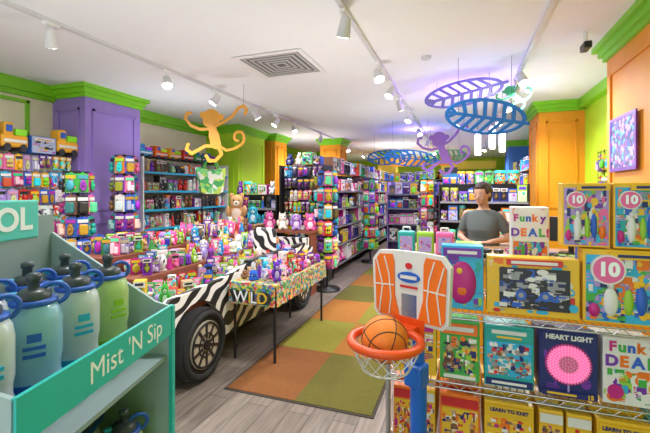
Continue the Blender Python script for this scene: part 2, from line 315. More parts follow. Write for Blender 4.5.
# ------------------------------------------------------------ toy kinds
KIND={}
AM=[M_main,M_alt,M_pale,M_third,MM['white'],MM['black'],MM['yellow']]
def K(key,nm,lab,cat,parts):
    mg=MB(); ms=[]; out=[]
    for pn,mb,m in parts:
        ml=m if isinstance(m,list) else [m]
        i=len(ms); ms+=ml; o=len(mg.v); mg.v+=mb.v; mg.f+=[tuple(a+o for a in f) for f in mb.f]; mg.m+=[i+q for q in mb.m]; mg.s+=mb.s
        out.append((pn,mb.mesh(pn,ml)))
    KIND.setdefault(key,[]).append((nm,lab,cat,out,mg.mesh(nm,ms)))
for v_ in range(6):
    K('box','toy_box','boxed toy','toy package',[('carton',MB().box(-.5,.5,-.46,.5,0,1,c=.02),M_main),('printed_panel',MB().art(-.47,.47,.03,.97,-.46,28,[[0,1,2,3,4,5][v_],1,2,3,4,5,6],.002,dx=.5),AM),('title_strip',MB().box(-.38,.38,-.5,-.48,.74,.88).box(-.3,.3,-.505,-.5,.78,.84,1),[M_pale,MM['black']] if v_%2 else [MM['white'],M_alt])])
    K('book','activity_book','activity book','book',[('cover',MB().box(-.5,.5,-.5,-.4,0,1).box(-.5,.5,.4,.5,0,1).box(-.5,-.47,-.4,.4,0,1),M_main),('printed_panel',MB().art(-.46,.47,.03,.66,-.5,14,[2,1,3,4,5,6],.02,dx=.4),AM),('pages',MB().box(-.47,.48,-.4,.4,.01,.99),MM['white']),('title_strip',MB().box(-.36,.4,-.56,-.5,.74,.9),M_alt)])
    bb=MB()
    if v_==0: bb.box(-.34,.34,-.5,.3,.08,.6,c=.1)
    if v_==1: bb.ell((0,-.1,.34),(.36,.5,.27),10)
    if v_==2: bb.box(-.34,0,-.5,.3,.1,.62,c=.07).box(.04,.34,-.5,.3,.1,.42,c=.07)
    if v_==3: bb.ell((0,-.1,.24),(.3,.45,.17),10).ell((0,-.1,.5),(.2,.4,.13),10)
    if v_==4: bb.torus((0,0,.34),.2,.09,14,6,axis='y').ell((0,0,.34),(.1,.4,.1),8)
    if v_==5:
        for q in range(6): bb.ell((-.22+.22*(q%3),-.05,.22+.24*(q//3)),(.09,.35,.1),8)
    K('card','carded_toy','carded toy','toy package',[('card',MB().prism([(-.5,0),(.5,0),(.5,.86),(.38,.93),(.12,.94),(.1,1),(-.1,1),(-.12,.94),(-.38,.93),(-.5,.86)],.3,.5).art(-.46,.46,.02,.88,.3,12,[0,1,3,4,5,6],.01,dx=.45),AM),
      ('bubble',bb,[M_alt,M_third,M_pale,M_main,M_alt,M_third][v_]),('title_strip',MB().box(-.42,.42,.12,.2,.68,.84),[MM['white'],MM['yellow'],M_alt,MM['black'],M_third,MM['white']][v_])])
for v_ in range(2):
    toy=MB().ell((0,-.3,.36),(.22,.16,.2),10).ell((0,-.32,.62),(.14,.13,.11),10).ell((-.24,-.32,.42),(.07,.08,.13),8).ell((.24,-.32,.42),(.07,.08,.13),8) if v_ else MB().box(-.3,.3,-.45,-.2,.22,.45,c=.04).box(-.12,.2,-.42,-.2,.45,.66,c=.04).cyl((-.18,-.5,.22),(-.18,-.4,.22),.08).cyl((.18,-.5,.22),(.18,-.4,.22),.08)
    K('wbox','window_box','windowed box','toy package',[('carton',MB().box(-.5,.5,-.2,.5,0,1).box(-.5,-.38,-.5,-.2,0,1).box(.38,.5,-.5,-.2,0,1).box(-.38,.38,-.5,-.2,0,.14).box(-.38,.38,-.5,-.2,.74,1),M_main),
      ('header',MB().art(-.48,.48,.75,.98,-.5,8,[4,1,3,6],.003,dx=.4).box(-.35,.35,-.53,-.5,.82,.92,5),AM),('toy',toy,M_alt if v_ else M_third)])
K('pouch','bagged_toy','bagged toy','toy package',[('bag',MB().ell((0,0,.42),(.46,.45,.42),12),M_block),('header_card',MB().box(-.5,.5,-.12,.12,.76,1).box(-.35,.35,-.15,-.12,.82,.94,1),[M_main,MM['white']]),('seal',MB().box(-.46,.46,-.15,.15,.0,.06),M_alt)])
K('tube','toy_canister','toy canister','toy package',[('drum',MB().lathe([(.42,0),(.45,.03),(.45,.8),(.42,.83)],n=14),M_print),('lid',MB().lathe([(.5,.8),(.5,.93),(.42,1),(.1,1)],n=14),M_alt)])
def eyes(y=-.29,z=.74,dx=.1,nose=(0,-.39,.66)):
    e=MB()
    for s_ in (-1,1): e.ell((s_*dx,y,z),(.032,.03,.035),6)
    if nose: e.ell(nose,(.04,.03,.03),6)
    return e
def plush(ear):
    b=MB().ell((0,.02,.3),(.32,.3,.3),14).ell((0,-.05,.68),(.28,.27,.23),14)
    for s_ in (-1,1):
        if ear=='bear': b.ell((s_*.21,0,.87),(.1,.05,.1),8)
        if ear=='bunny': b.ell((s_*.12,0,.9),(.07,.05,.15),8)
        if ear=='cat': b.cyl((s_*.17,-.02,.82),(s_*.2,-.02,1.0),.1,.01,8)
        if ear=='dog': b.ell((s_*.3,-.03,.66),(.06,.11,.2),8)
        b.ell((s_*.33,-.12,.4),(.11,.15,.18),8); b.ell((s_*.2,-.3,.12),(.14,.2,.12),8)
    return [('body',b,M_soft),('muzzle',MB().ell((0,-.29,.64),(.13,.1,.085),10).ell((0,-.24,.3),(.2,.08,.2),10),M_pale),('face',eyes(),MM['black'])]
K('plush','plush_bear','plush bear','plush toy',plush('bear')); K('bunny','plush_bunny','plush bunny','plush toy',plush('bunny')); K('cat','plush_cat','plush cat','plush toy',plush('cat')); K('dog','plush_dog','plush dog','plush toy',plush('dog'))
b=MB().ell((0,0,.62),(.42,.42,.38),16)
for i in range(8):
    a=i*math.pi/4+.2; b.ell((.34*math.cos(a),.34*math.sin(a),.14),(.14,.14,.14),8); b.cyl((.2*math.cos(a),.2*math.sin(a),.4),(.34*math.cos(a),.34*math.sin(a),.14),.13,.12,8)
K('octo','plush_octopus','plush octopus','plush toy',[('body',b,M_soft),('face',eyes(-.4,.62,.13,None),MM['black']),('cheek',MB().ell((-.24,-.34,.5),(.07,.05,.05),6),M_pale),('cheek',MB().ell((.24,-.34,.5),(.07,.05,.05),6),M_pale)])
K('duck','toy_duck','toy duck','toy',[('body',MB().ell((0,.02,.3),(.36,.46,.3),14).ell((0,-.18,.72),(.24,.24,.25),12).cyl((0,.3,.4),(0,.5,.6),.14,.02,8),M_main),('beak',MB().ell((0,-.42,.68),(.1,.1,.05),8),MM['orange']),('face',eyes(-.36,.8,.12,None),MM['black'])])
K('doll','fashion_doll','boxless doll','doll',[('dress',MB().lathe([(.46,0),(.44,.04),(.2,.48),(.22,.62),(.1,.66)],n=14),M_main),('head',MB().ell((0,0,.8),(.2,.2,.14),12),M_skin),('hair',MB().ell((0,.06,.85),(.24,.2,.15),12).ell((0,.14,.68),(.2,.1,.16),10),M_alt)])
b=MB().box(-.48,.48,-.4,.4,.14,.55,c=.06)
def wh(x): return MB().cyl((x,-.44,.13),(x,.46,.13),.13,n=14)
K('car','toy_truck','toy truck','toy vehicle',[('chassis',b,M_main),('cab',MB().box(-.36,-.02,-.34,.34,.5,.98,c=.06),M_main),('cargo_box',MB().box(.04,.46,-.36,.36,.55,.78,c=.03),M_third),('side_stripe',MB().box(-.4,.4,-.43,-.4,.3,.4).box(-.3,-.08,-.37,-.34,.66,.88,1),[MM['white'],MM['blue']]),('wheel',wh(-.28),MM['black']),('wheel',wh(.28),MM['black'])])
K('ball','play_ball','play ball','ball',[('ball',MB().ell((0,0,.5),(.5,.5,.5),18),M_block)])
ROUND=('ball','tube','plush','bunny','cat','dog','octo','duck','doll')
def place(kind,loc,rz,size,cn,label,group=None,parts=True):
    nm,lab,cat,ps,mg=random.choice(KIND[kind]); c=PAL[cn]; c=tuple(min(1,max(0,x*random.uniform(.8,1.15))) for x in c)+(1,)
    if parts:
        e=thing(nm,label,cat,loc,rz,group); e.scale=size
        for pn,me in ps: o=bpy.data.objects.new(pn,me); COL.objects.link(o); o.parent=e; o.color=c
        return e
    o=bpy.data.objects.new(nm,mg); COL.objects.link(o); o.location=loc; o.rotation_euler=(0,0,rz); o.scale=size; o.color=c; return tag(o,label,cat,group)
o1='first second third fourth fifth sixth seventh eighth ninth tenth eleventh twelfth thirteenth fourteenth fifteenth sixteenth seventeenth eighteenth nineteenth'.split()
o2=o1[:9]
ORD=o1+sum([[tn]+[p+'-'+x for x in o2] for tn,p in (('twentieth','twenty'),('thirtieth','thirty'),('fortieth','forty'),('fiftieth','fifty'),('sixtieth','sixty'))],[])
BR=['red','orange','yellow','green','lime','teal','blue','cyan','purple','pink','magenta','white','navy','brown','black','blue','purple','pink']
def row(pname,grp,p0,p1,z,rz,kinds,wr,hr,dp,rname,ref='near end',parts=True,pal=BR,run=(1,2),hang=False,gap=.003):
    p0=Vector(p0);p1=Vector(p1); L=(p1-p0).length; d=(p1-p0)/L; back=Vector((-math.sin(rz),math.cos(rz)))
    t=0;i=0
    while i<68:
        k=random.choice(kinds); cn=random.choice(pal); w=random.uniform(*wr); h=random.uniform(*hr); dd=min(dp,w*1.3) if k not in('card','book') else min(dp,.05)
        if random.random()<.2 and not hang: h*=.72
        if k in ROUND: dd=min(dp,w)
        if k=='ball': h=w
        for _ in range(random.randint(*run)):
            if t+w>L or i>=68: i=99;break
            q=p0+d*(t+w/2)+back*(dd/2+(0 if hang else random.uniform(0,.02)))
            hh=h*random.uniform(.97,1)
            place(k,(q.x,q.y,z-h if hang else z+.001),rz+(0 if hang else random.uniform(-.05,.05)),(w,dd,hh),cn,f"{cn} {KIND[k][0][1]} {ORD[i]} from the {ref}, {rname} of the {pname}",grp,parts); i+=1
            t+=w+gap+random.uniform(0,.01)
def unit(name,label,cat,x0,x1,y0,y1,levels,top,pm,sm,back,slat=False,group=None,rail=None,ups=True):
    rail=rail or M_shelfg
    t=thing(name,label,cat,((x0+x1)/2,(y0+y1)/2,0),0,group); X=(x1-x0)/2;Y=(y1-y0)/2
    b=MB()
    bx={'x0':(-X,-X+.03,-Y,Y),'x1':(X-.03,X,-Y,Y),'y1':(-X,X,Y-.03,Y),'y0':(-X,X,-Y,-Y+.03),'mid':(-.015,.015,-Y,Y)}[back]
    b.box(*bx,.0,top)
    if slat:
        z=.2
        while z<top-.05:
            b.box(bx[0]-.004,bx[1]+.004,bx[2]-.004,bx[3]+.004,z,z+.06); z+=.09
    obj('back_panel',b,pm,t)
    if ups:
        if back in('y0','y1'): ends=[(-X,-X+.02,-Y,Y),(X-.02,X,-Y,Y)]
        else: ends=[(-X,X,-Y,-Y+.02),(-X,X,Y-.02,Y)]
        for e in ends: obj('upright',MB().box(*e,0,top),pm,t)
    for z in levels:
        obj('shelf',MB().box(-X+.005,X-.005,-Y+.02,Y-.02,z-.02,z),sm,t)
        r=MB()
        if back in('x0','mid'): r.box(X-.005,X+.006,-Y+.02,Y-.02,z-.03,z+.003)
        if back in('x1','mid'): r.box(-X-.006,-X+.005,-Y+.02,Y-.02,z-.03,z+.003)
        if back=='y1': r.box(-X+.02,X-.02,-Y-.006,-Y+.005,z-.03,z+.003)
        obj('price_rail',r,rail,t)
    return t
FX=R(90); FXN=R(-90)
unit('slatwall_gondola','white slatwall gondola hung with carded toys at the left wall before the purple column','shelving',-5.0,-4.62,1.7,3.62,(.25,.58,.9),1.95,M_white,M_white,'x0',True,ups=False)
G='packages on the left wall gondola'
for z,rn in ((1.94,'top hanging row'),(1.74,'second hanging row'),(1.54,'third hanging row'),(1.34,'fourth hanging row'),(1.14,'fifth hanging row')):
    row('left wall gondola',G,(-4.7,1.78),(-4.7,3.62),z,FX,['card','card','pouch','card'],(.06,.12),(.16,.2),.08,rn,pal=['pink','purple','pink','magenta','yellow','blue','red','cyan','white','pink','lilac'],hang=True,run=(1,2))
for z,rn in ((.58,'upper shelf'),(.25,'middle shelf')):
    row('left wall gondola',G,(-4.64,1.78),(-4.64,3.6),z,FX,['box','wbox','card'],(.12,.2),(.2,.3),.2,rn)
for i,(cn,kk) in enumerate((('yellow','car'),('orange','car'),('yellow','car'),('yellow','car'),('blue','box'),('yellow','car'))):
    place(kk,(-4.8,1.98+i*.305,1.955),FX,(.29,.24,.33 if kk=='car' else .2),cn,f"{cn} {KIND[kk][0][1]} {ORD[i]} from the near end, on the left wall gondola's very top",'toys on top of the left wall gondola')
def spinner(x,y,top,lab,place_):
    sp=thing('spinner_rack',lab,'display rack',(x,y,0))
    b=MB().lathe([(.2,0),(.2,.03),(.03,.05),(.03,.06)]); obj('base',b,M_blackm,sp); obj('pole',MB().cyl((0,0,.05),(0,0,top),.018),M_blackm,sp)
    b=MB(); zs=[top-.02-.25*i for i in range(6)]
    for z in zs: b.torus((0,0,z),.12,.006)
    for a in range(8): b.cyl((.12*math.cos(a*.785),.12*math.sin(a*.785),.4),(.12*math.cos(a*.785),.12*math.sin(a*.785),top-.02),.004,n=6)
    obj('wire_cage',b,M_blackm,sp)
    for zi,z in enumerate(zs):
        for a,an in ((0,'aisle'),(1,'far right'),(6,'left'),(7,'nearest')) if x<-3 else ((0,'aisle'),(6,'nearest'),(7,'right'),(5,'left')):
            th=R(-0+a*45-20); cn=random.choice(BR)
            place('card',(x+.165*math.cos(th),y+.165*math.sin(th),z-.235),th+R(90),(.125,.06,.23),cn,f"{cn} carded toy on the {an} side, {ORD[zi]} tier down of the {place_}",'cards on the '+place_)
spinner(-4.25,3.95,2.0,'tall spinner rack of carded toys in front of the purple column','purple-column rack')
spinner(-4.2,3.25,1.75,'shorter spinner rack of carded toys left of the purple column','left spinner rack')
spinner(-1.95,5.58,1.85,'spinner rack of carded toys at the aisle end behind the floral table','aisle spinner rack')
spinner(-1.85,8.1,1.8,'spinner rack of carded toys standing against the dark aisle gondola','gondola spinner rack')
spinner(-.6,7.3,1.75,'spinner rack of carded toys right of the carpet runner, left of the centre island','runner spinner rack')
unit('recess_shelving','wide shelving with small toys in the recess between purple and lime columns','shelving',-5.15,-4.6,4.62,6.9,(.3,.62,.92,1.22,1.52,1.82),2.05,M_white,M_steel,'x0',rail=MM['cyan'])
G='toys on the recess shelf'
for z,rn in ((1.82,'top shelf'),(1.52,'second shelf'),(1.22,'third shelf'),(.92,'fourth shelf'),(.62,'fifth shelf')):
    row('recess shelf',G,(-4.64,4.67),(-4.64,6.85),z,FX,['box','card','tube','wbox','doll','pouch','duck'],(.07,.13),(.16,.26) if z<1.8 else (.14,.2),.2,rn,pal=['brown','white','tan','orange','purple','cyan','red','pink','green','black'])
for i,cn in enumerate(['cyan','orange','yellow','red','green','blue']):
    place('car',(-4.85,4.85+i*.34,2.055),FX,(.3,.22,.22),cn,f"{cn} toy truck {ORD[i]} from the purple column on the very top of recess shelves",'trucks above the recess shelf')
# ------------------------------------------------------------ safari truck display
tr=thing('truck_display','zebra striped wooden truck display heaped with plush and small toys','display',(-2.0,2.15,0))
def wheelpoly(y0,y1,z0,z1,arches,r):
    pts=[(y0,z0)]
    for c in arches:
        for i in range(13):
            a=math.pi-math.pi*i/12; pts.append((c+r*math.cos(a),max(z0,.3+r*math.sin(a)) if i not in(0,12) else z0))
    pts+=[(y1,z0),(y1,z1-.02),(y1-.3,z1+.06),(y0+1.2,z1+.06),(y0+.85,z1-.0),(y0+.12,z1-.03),(y0,z1-.1)]
    return pts
Mx=Matrix.Rotation(R(90),4,'Z')
WP=wheelpoly(0,2.95,.22,.74,(.42,2.45),.32)
obj('side_panel',MB().prism(WP,-.0,.05,0,Mx),M_zeb,tr); obj('side_panel',MB().prism(WP,1.3,1.35,0,Mx),M_zeb,tr)
obj('front_panel',MB().box(-1.35,0,-.04,0,.24,.66),M_zeb,tr)
b=MB()
for i in range(9): b.box(-1.0+i*.08,-.965+i*.08,-.055,-.04,.3,.52)
obj('grille',b,M_blackm,tr)
for x in (-1.18,-.17): obj('headlight',MB().cyl((x,-.07,.42),(x,-.04,.42),.07,.08,20),MM['yellow'],tr)
obj('bumper',MB().box(-1.4,.03,-.13,-.05,.16,.24,c=.015),M_steel,tr)
M_rust=mat('rust_board',(.22,.06,.03),.6)
obj('bed',MB().box(-1.3,-.05,0,2.9,.55,.62),M_rust,tr); obj('bed_step',MB().box(-1.3,-.5,.3,2.9,.62,.78).box(-1.3,-.85,.3,2.9,.78,.93),M_rust,tr); obj('tailboard',MB().box(-1.3,-.05,2.87,2.93,.25,.85),M_zeb,tr)
obj('rim',MB().box(-.055,.012,1.2,2.65,.8,.82,c=.008),M_blackm,tr)
for y in (.42,2.45):
    for x in (-.02,-1.42):
        w_=obj('wheel',MB().cyl((x,y,.285),(x+.09,y,.285),.285,n=36),M_tire,tr)
        sg=1 if x>-1 else -1; xx=x+.09 if sg>0 else x
        obj('tire_wall',MB().torus((xx,y,.285),.24,.025,32,8,axis='x'),M_tire,w_)
        obj('hubcap',MB().cyl((xx-.006,y,.285),(xx+.014*sg,y,.285),.185,n=32),M_hub,w_)
        b=MB().torus((xx+.016*sg,y,.285),.17,.01,32,6,axis='x').torus((xx+.016*sg,y,.285),.09,.007,24,6,axis='x')
        for k in range(10): a=k*math.pi/5; b.box(min(xx+.012*sg,xx+.02*sg),max(xx+.012*sg,xx+.02*sg),-.011,.011,.05,.165,0,Matrix.Translation((0,y,.285))@Matrix.Rotation(a,4,'X'))
        b.cyl((xx,y,.285),(xx+.03*sg,y,.285),.04,n=16)
        obj('spokes',b,M_blackm,w_)
obj('seat_back',MB().box(-.4,-.1,1.95,2.05,.62,1.07,c=.045),M_zeb,tr)
HC=['pink','lilac','white','magenta','cyan','tan','purple','pink','white','yellow','red','lime','blue','green','brown']
HC2=['pink','lilac','white','pink','cyan','tan','purple','white','brown','blue','red','lime','yellow','pink']
lines=[(-2.13,.621,'near side',2.26),(-2.24,.621,'second line',2.26),(-2.35,.621,'third line',2.26),(-2.46,.621,'fourth line',2.26),(-2.58,.781,'fifth line',2.55),(-2.69,.781,'sixth line',2.55),(-2.8,.781,'seventh line',2.55),(-2.92,.931,'eighth line',2.55),(-3.03,.931,'ninth line',2.55),(-3.14,.931,'tenth line',2.55),(-3.25,.931,'far side',2.55)]
for li,(x,z,rn,y0) in enumerate(lines):
    y=y0+random.uniform(0,.06); i=0
    while y<4.88:
        if x>-2.47 and 3.98<y<4.3: y=4.31
        big=y>3.3
        kk=random.choice(['plush','bunny','cat','dog','octo','duck','doll','bunny','pouch','octo','pouch'] if big else ['pouch','pouch','card','duck','doll','box','wbox','card','octo','bunny','pouch'])
        cn=random.choice(HC2 if big else HC); s_=random.uniform(.1,.15) if big else random.uniform(.07,.11); h=s_*random.uniform(1.1,1.9)
        s2=min(s_,.095) if kk in('box','tube','wbox','pouch','doll','duck','card') else min(s_,.128)
        if kk in('octo','duck'): h=s2
        place(kk,(x+random.uniform(-.008,.008),y+s_/2,z),R(random.uniform(5,85)) if kk in('plush','bunny','cat','dog','octo','duck','doll') else R(random.uniform(20,60)),(s2*.9,s2*.9 if kk!='card' else .035,h),cn,f"{cn} {KIND[kk][0][1]} {ORD[i]} from the front, {rn} of the truck heap",'toys heaped in the truck')
        i+=1; y+=s_*.96
rs=thing('display_riser','low rust coloured riser board behind the truck carrying bigger plush toys','riser',(-2.45,5.27,0)); obj('riser_top',MB().box(-.42,.42,-.14,.14,.9,.93),M_rust,rs)
for x in (-.38,.38): obj('riser_leg',MB().box(x-.02,x+.02,-.12,.12,0,.9),M_rust,rs)
for i,(kk,cn,x) in enumerate((('bunny','pink',-2.78),('cat','white',-2.56),('dog','lilac',-2.34),('plush','pink',-2.12))):
    place(kk,(x,5.27,.931),R(35),(.21,.19,.27),cn,f"{cn} {KIND[kk][0][1]} {ORD[i]} from the left on the riser behind the truck",'plush on the riser behind the truck')
cr=thing('display_crate','wooden crate behind the truck holding up the large tan bear','crate',(-3.3,5.3,0))
obj('slat_box',MB().box(-.34,.34,-.17,.17,0,1.0,c=.01),M_wood,cr)
for z in (.1,.4,.7): obj('slat',MB().box(-.345,.345,-.178,-.17,z,z+.2),M_wood,cr)
place('plush',(-3.38,5.3,1.0),R(30),(.38,.33,.5),'tan','large light tan plush bear sitting upright above the truck heap')
place('dog',(-3.08,5.3,1.0),R(25),(.2,.18,.3),'cyan','blue plush dog sitting right of the large tan bear')
# ------------------------------------------------------------ cloth table beside truck
tb=thing('display_table','narrow black-legged table with floral green and red skirt beside the truck','table',(-1.735,3.6,0))
obj('table_top',MB().box(-.22,.22,-.62,.62,.66,.69,c=.006),M_blackm,tb)
b=MB()
def skirt(x0,y0,x1,y1):
    n=int(math.hypot(x1-x0,y1-y0)/.03); vs=[];fs=[]; nx,ny=(y1-y0),-(x1-x0); l=math.hypot(nx,ny); nx/=l;ny/=l
    for i in range(n+1):
        t=i/n; o=.008*math.sin(i*1.4); x=x0+(x1-x0)*t;y=y0+(y1-y0)*t
        vs+=[(x+nx*.004,y+ny*.004,.695),(x+nx*(.012+o),y+ny*(.012+o),.51)]
    for i in range(n): fs.append((2*i,2*i+1,2*i+3,2*i+2))
    b.add(vs,fs,0,True)
skirt(-.23,-.63,.23,-.63); skirt(.23,-.63,.23,.63); skirt(.23,.63,-.23,.63); skirt(-.23,.63,-.23,-.63); b.box(-.232,.232,-.632,.632,.69,.697)
sk=obj('table_skirt',b,M_cloth,tb)
obj('letter_outline',textmesh('WILD',.14,[MM['black']],.002,.05),[],sk,(0,-.66,.585)); obj('lettering',textmesh('WILD',.14,[M_ink,MM['yellow']],.002,.0),[],sk,(0,-.665,.585))
for x in (-.2,.2):
    for y in (-.59,.59): obj('leg',MB().cyl((x,y,0),(x,y,.66),.013,n=10),M_blackm,tb)
for xi,x in enumerate((-1.57,-1.68,-1.79,-1.9)):
    y=3.03+random.uniform(0,.04);i=0
    while y<4.1:
        kk=random.choice(['plush','bunny','octo','pouch','cat','dog','duck','doll','ball','card','box']); cn=random.choice(HC2+['pink','blue','purple']); s_=random.uniform(.08,.125); s2=min(s_,.09) if kk in('pouch','ball','doll','box','card') else min(s_,.12)
        place(kk,(x,y+s_/2,.698),R(random.uniform(10,80)) if kk!='card' else R(40),(s2*.9,s2*.9 if kk!='card' else .03,s2*.9 if kk in('ball','octo','duck') else s_*random.uniform(1.05,1.7)),cn,f"{cn} {KIND[kk][0][1]} {ORD[i]} from the front, {('aisle side','second line','third line','truck side')[xi]} of the floral table",'toys on the floral table')
        i+=1;y+=s_*.98
tg=thing('tote_bag','green and white patterned tote bag hanging from a stand behind the truck','bag',(-3.72,5.1,1.5),R(55))
obj('bag_body',MB().prism([(-.17,0),(-.1,-.03),(.1,-.03),(.17,0),(.22,.38),(.1,.35),(-.1,.35),(-.22,.38)],-.08,.08),M_bagc,tg)
for y in (-.06,.06): obj('handle',MB().tube([(-.12,y,.35),(-.08,y*.6,.46),(0,0,.52),(.08,y*.6,.46),(.12,y,.35)],.009,6),MM['green'],tg)
hs=thing('hook_stand','thin black hook stand holding the green and white tote bag','stand',(-4.0,5.25,0))
obj('pole',MB().cyl((0,0,.02),(0,0,2.1),.012,n=8),M_blackm,hs); obj('base',MB().lathe([(.14,0),(.14,.02),(.02,.03)]),M_blackm,hs); obj('hook_arm',MB().tube([(0,0,2.04),(.28,-.15,2.04),(.28,-.15,2.01)],.007,6),M_blackm,hs)
# ------------------------------------------------------------ mid gondolas
unit('endcap_shelving','dark shelving end facing the entrance behind the tan bear','shelving',-3.85,-2.95,5.85,6.3,(.35,.65,.95,1.22),1.45,M_blackm,M_shelfg,'y1')
unit('endcap_shelving','dark peg display end facing the entrance beside the aisle','shelving',-2.9,-2.1,5.85,6.3,(.35,.68),1.95,M_blackm,M_shelfg,'y1')
for z,rn in ((1.22,'top shelf'),(.95,'second shelf'),(.65,'third shelf'),(.35,'bottom shelf')):
    row('wallside endcap','toys on the wallside endcap',(-3.82,5.87),(-2.98,5.87),z,0,['box','wbox','card','plush','octo','book','doll'],(.07,.13),(.18,.24),.2,rn,'left',run=(1,2))
for z,rn in ((1.94,'top peg row'),(1.74,'second peg row'),(1.54,'third peg row'),(1.34,'fourth peg row'),(1.14,'fifth peg row'),(.94,'sixth peg row')):
    row('aisle endcap','toys on the aisle endcap',(-2.87,5.95),(-2.13,5.95),z,0,['card','card','pouch'],(.06,.11),(.16,.2),.07,rn,'left',run=(1,2),hang=True)
row('aisle endcap','toys on the aisle endcap',(-2.87,5.87),(-2.13,5.87),.35,0,['box','wbox'],(.1,.16),(.22,.29),.2,'bottom shelf','left',run=(1,2))
for (xa,xb,nm_,tz) in ((-3.82,-2.98,'wallside endcap',1.455),(-2.87,-2.13,'aisle endcap',1.955)):
    row(nm_,'toys on top of the endcaps',(xa,5.93),(xb,5.93),tz,0,['wbox','plush','tube','box','dog','bunny'],(.12,.2),(.16,.28),.2,'very top','left',run=(1,1),gap=.01)
unit('aisle_gondola','long dark gondola of boxed toys along the left of the aisle','shelving',-2.9,-2.1,6.35,12.8,(.2,.55,.88,1.2,1.52),1.85,M_blackm,M_blackm,'mid')
for z,rn in ((1.85,'very top'),(1.52,'top shelf'),(1.2,'second shelf'),(.88,'third shelf'),(.55,'fourth shelf'),(.2,'bottom shelf')):
    row('aisle gondola','toys on the aisle gondola',(-2.11,6.4),(-2.11,12.75),z,FX,['box','wbox','card','box','plush','doll'],(.12,.24),(.22,.3),.3,rn,parts=False)
unit('far_left_shelving','tall shelving on the left wall beyond the amber column','shelving',-5.15,-4.65,9.1,12.5,(1.3,1.7,2.1),2.3,M_white,M_white,'x0')
for z,rn in ((2.1,'top shelf'),(1.7,'second shelf'),(1.3,'third shelf')):
    row('far left shelving','toys on the far left shelving',(-4.68,9.15),(-4.68,12.4),z,FX,['box','plush','box','ball'],(.2,.32),(.26,.36),.3,rn,parts=False)
unit('island_shelving','dark island shelving far down the shop behind the woman','shelving',-.35,.95,6.4,6.9,(.3,.7,1.05,1.35),1.62,M_blackm,M_shelfg,'y1')
for z,rn in ((1.35,'top shelf'),(1.05,'second shelf'),(.7,'third shelf'),(.3,'bottom shelf')):
    row('centre island','toys on the centre island',(-.32,6.42),(.92,6.42),z,0,['box','wbox','book','card','tube'],(.07,.14),(.2,.26),.2,rn,'left',parts=False)
row('centre island','toys on top of the centre island',(-.3,6.5),(.9,6.5),1.625,0,['box','wbox','card','tube'],(.1,.18),(.12,.24),.2,'very top','left',parts=False)
unit('island_shelving','purple shelving at the far end of the carpet runner','shelving',-1.75,-.5,9.5,10.0,(.3,.72,1.1,1.45),1.75,M_purple,M_shelfg,'y1')
for z,rn in ((1.75,'very top'),(1.45,'top shelf'),(1.1,'second shelf'),(.72,'third shelf'),(.3,'bottom shelf')):
    row('runner-end shelving','toys on the runner-end shelving',(-1.7,9.53),(-.55,9.53),z,0,['box','wbox','book','card'],(.11,.2),(.22,.32),.2,rn,'left',parts=False)
unit('back_shelving','tall shelving across the far back of the shop','shelving',-4.6,1.7,16.45,16.98,(.3,.8,1.22,1.62,2.02),2.35,M_blackm,M_shelfg,'y1')
for z,rn in ((2.02,'top shelf'),(1.62,'second shelf'),(1.22,'third shelf'),(.8,'fourth shelf')):
    row('back shelving','toys on the back shelving',(-4.5,16.5),(1.6,16.5),z,0,['box','wbox','ball'],(.22,.36),(.28,.36),.3,rn,'left',parts=False)
unit('right_gondola','low dark gondola between the centre island and the back shelving','shelving',-.35,.9,7.6,12.8,(.3,.7,1.1,1.45),1.7,M_blackm,M_shelfg,'mid')
for z,rn in ((1.7,'very top'),(1.45,'top shelf'),(1.1,'second shelf'),(.7,'third shelf')):
    row('right gondola','toys on the right gondola',(-.34,12.7),(-.34,7.7),z,FXN,['box','wbox'],(.18,.28),(.2,.3),.25,rn,'far end',parts=False)
unit('right_side_shelving','yellow slatwall shelving on the right beyond the orange column','shelving',1.3,1.7,7.75,11.5,(.5,.9,1.3,1.65,2.0),2.3,M_yel,M_white,'x1',True)
for z,rn in ((2.0,'top shelf'),(1.65,'second shelf'),(1.3,'third shelf'),(.9,'fourth shelf')):
    row('right shelving','toys on the right shelving',(1.32,11.4),(1.32,7.85),z,FXN,['box','wbox','card'],(.16,.26),(.24,.32),.25,rn,'far end',parts=False,pal=['blue','cyan','navy','yellow','purple'])
for i,(y,m,lab) in enumerate(((12.2,M_orange,'orange hanging fascia board across the far aisle of the shop'),(14.4,M_yel,'yellow hanging fascia board across the far shop'))):
    t=thing('fascia_board',lab,'fascia board',(-1.2 if i==0 else .2,y,2.3)); obj('board',MB().box(-.9,.9,-.03,.03,0,.28),m,t)
    for x in (-.8,.8): obj('cord',MB().cyl((x,0,.28),(x,0,H-2.3),.006,n=6),M_blackm,t)
pp=thing('peg_panel','black wire peg panel on the yellow-green wall left of the near orange column','display rack',(1.74,5.5,0))
b=MB()
for i in range(11): b.cyl((-.02,-.6+i*.12,0),(-.02,-.6+i*.12,2.05),.004,n=5)
for i in range(14): b.cyl((-.02,-.6,.4+i*.125),(-.02,.6,.4+i*.125),.004,n=5)
obj('wire_grid',b,M_blackm,pp)
for z,rn in ((2.0,'top row'),(1.72,'second row'),(1.44,'third row')):
    row('peg panel','cards on the peg panel',(1.67,6.05),(1.67,4.95),z,FXN,['card'],(.11,.15),(.2,.25),.06,rn,'far end',hang=True,run=(1,2))

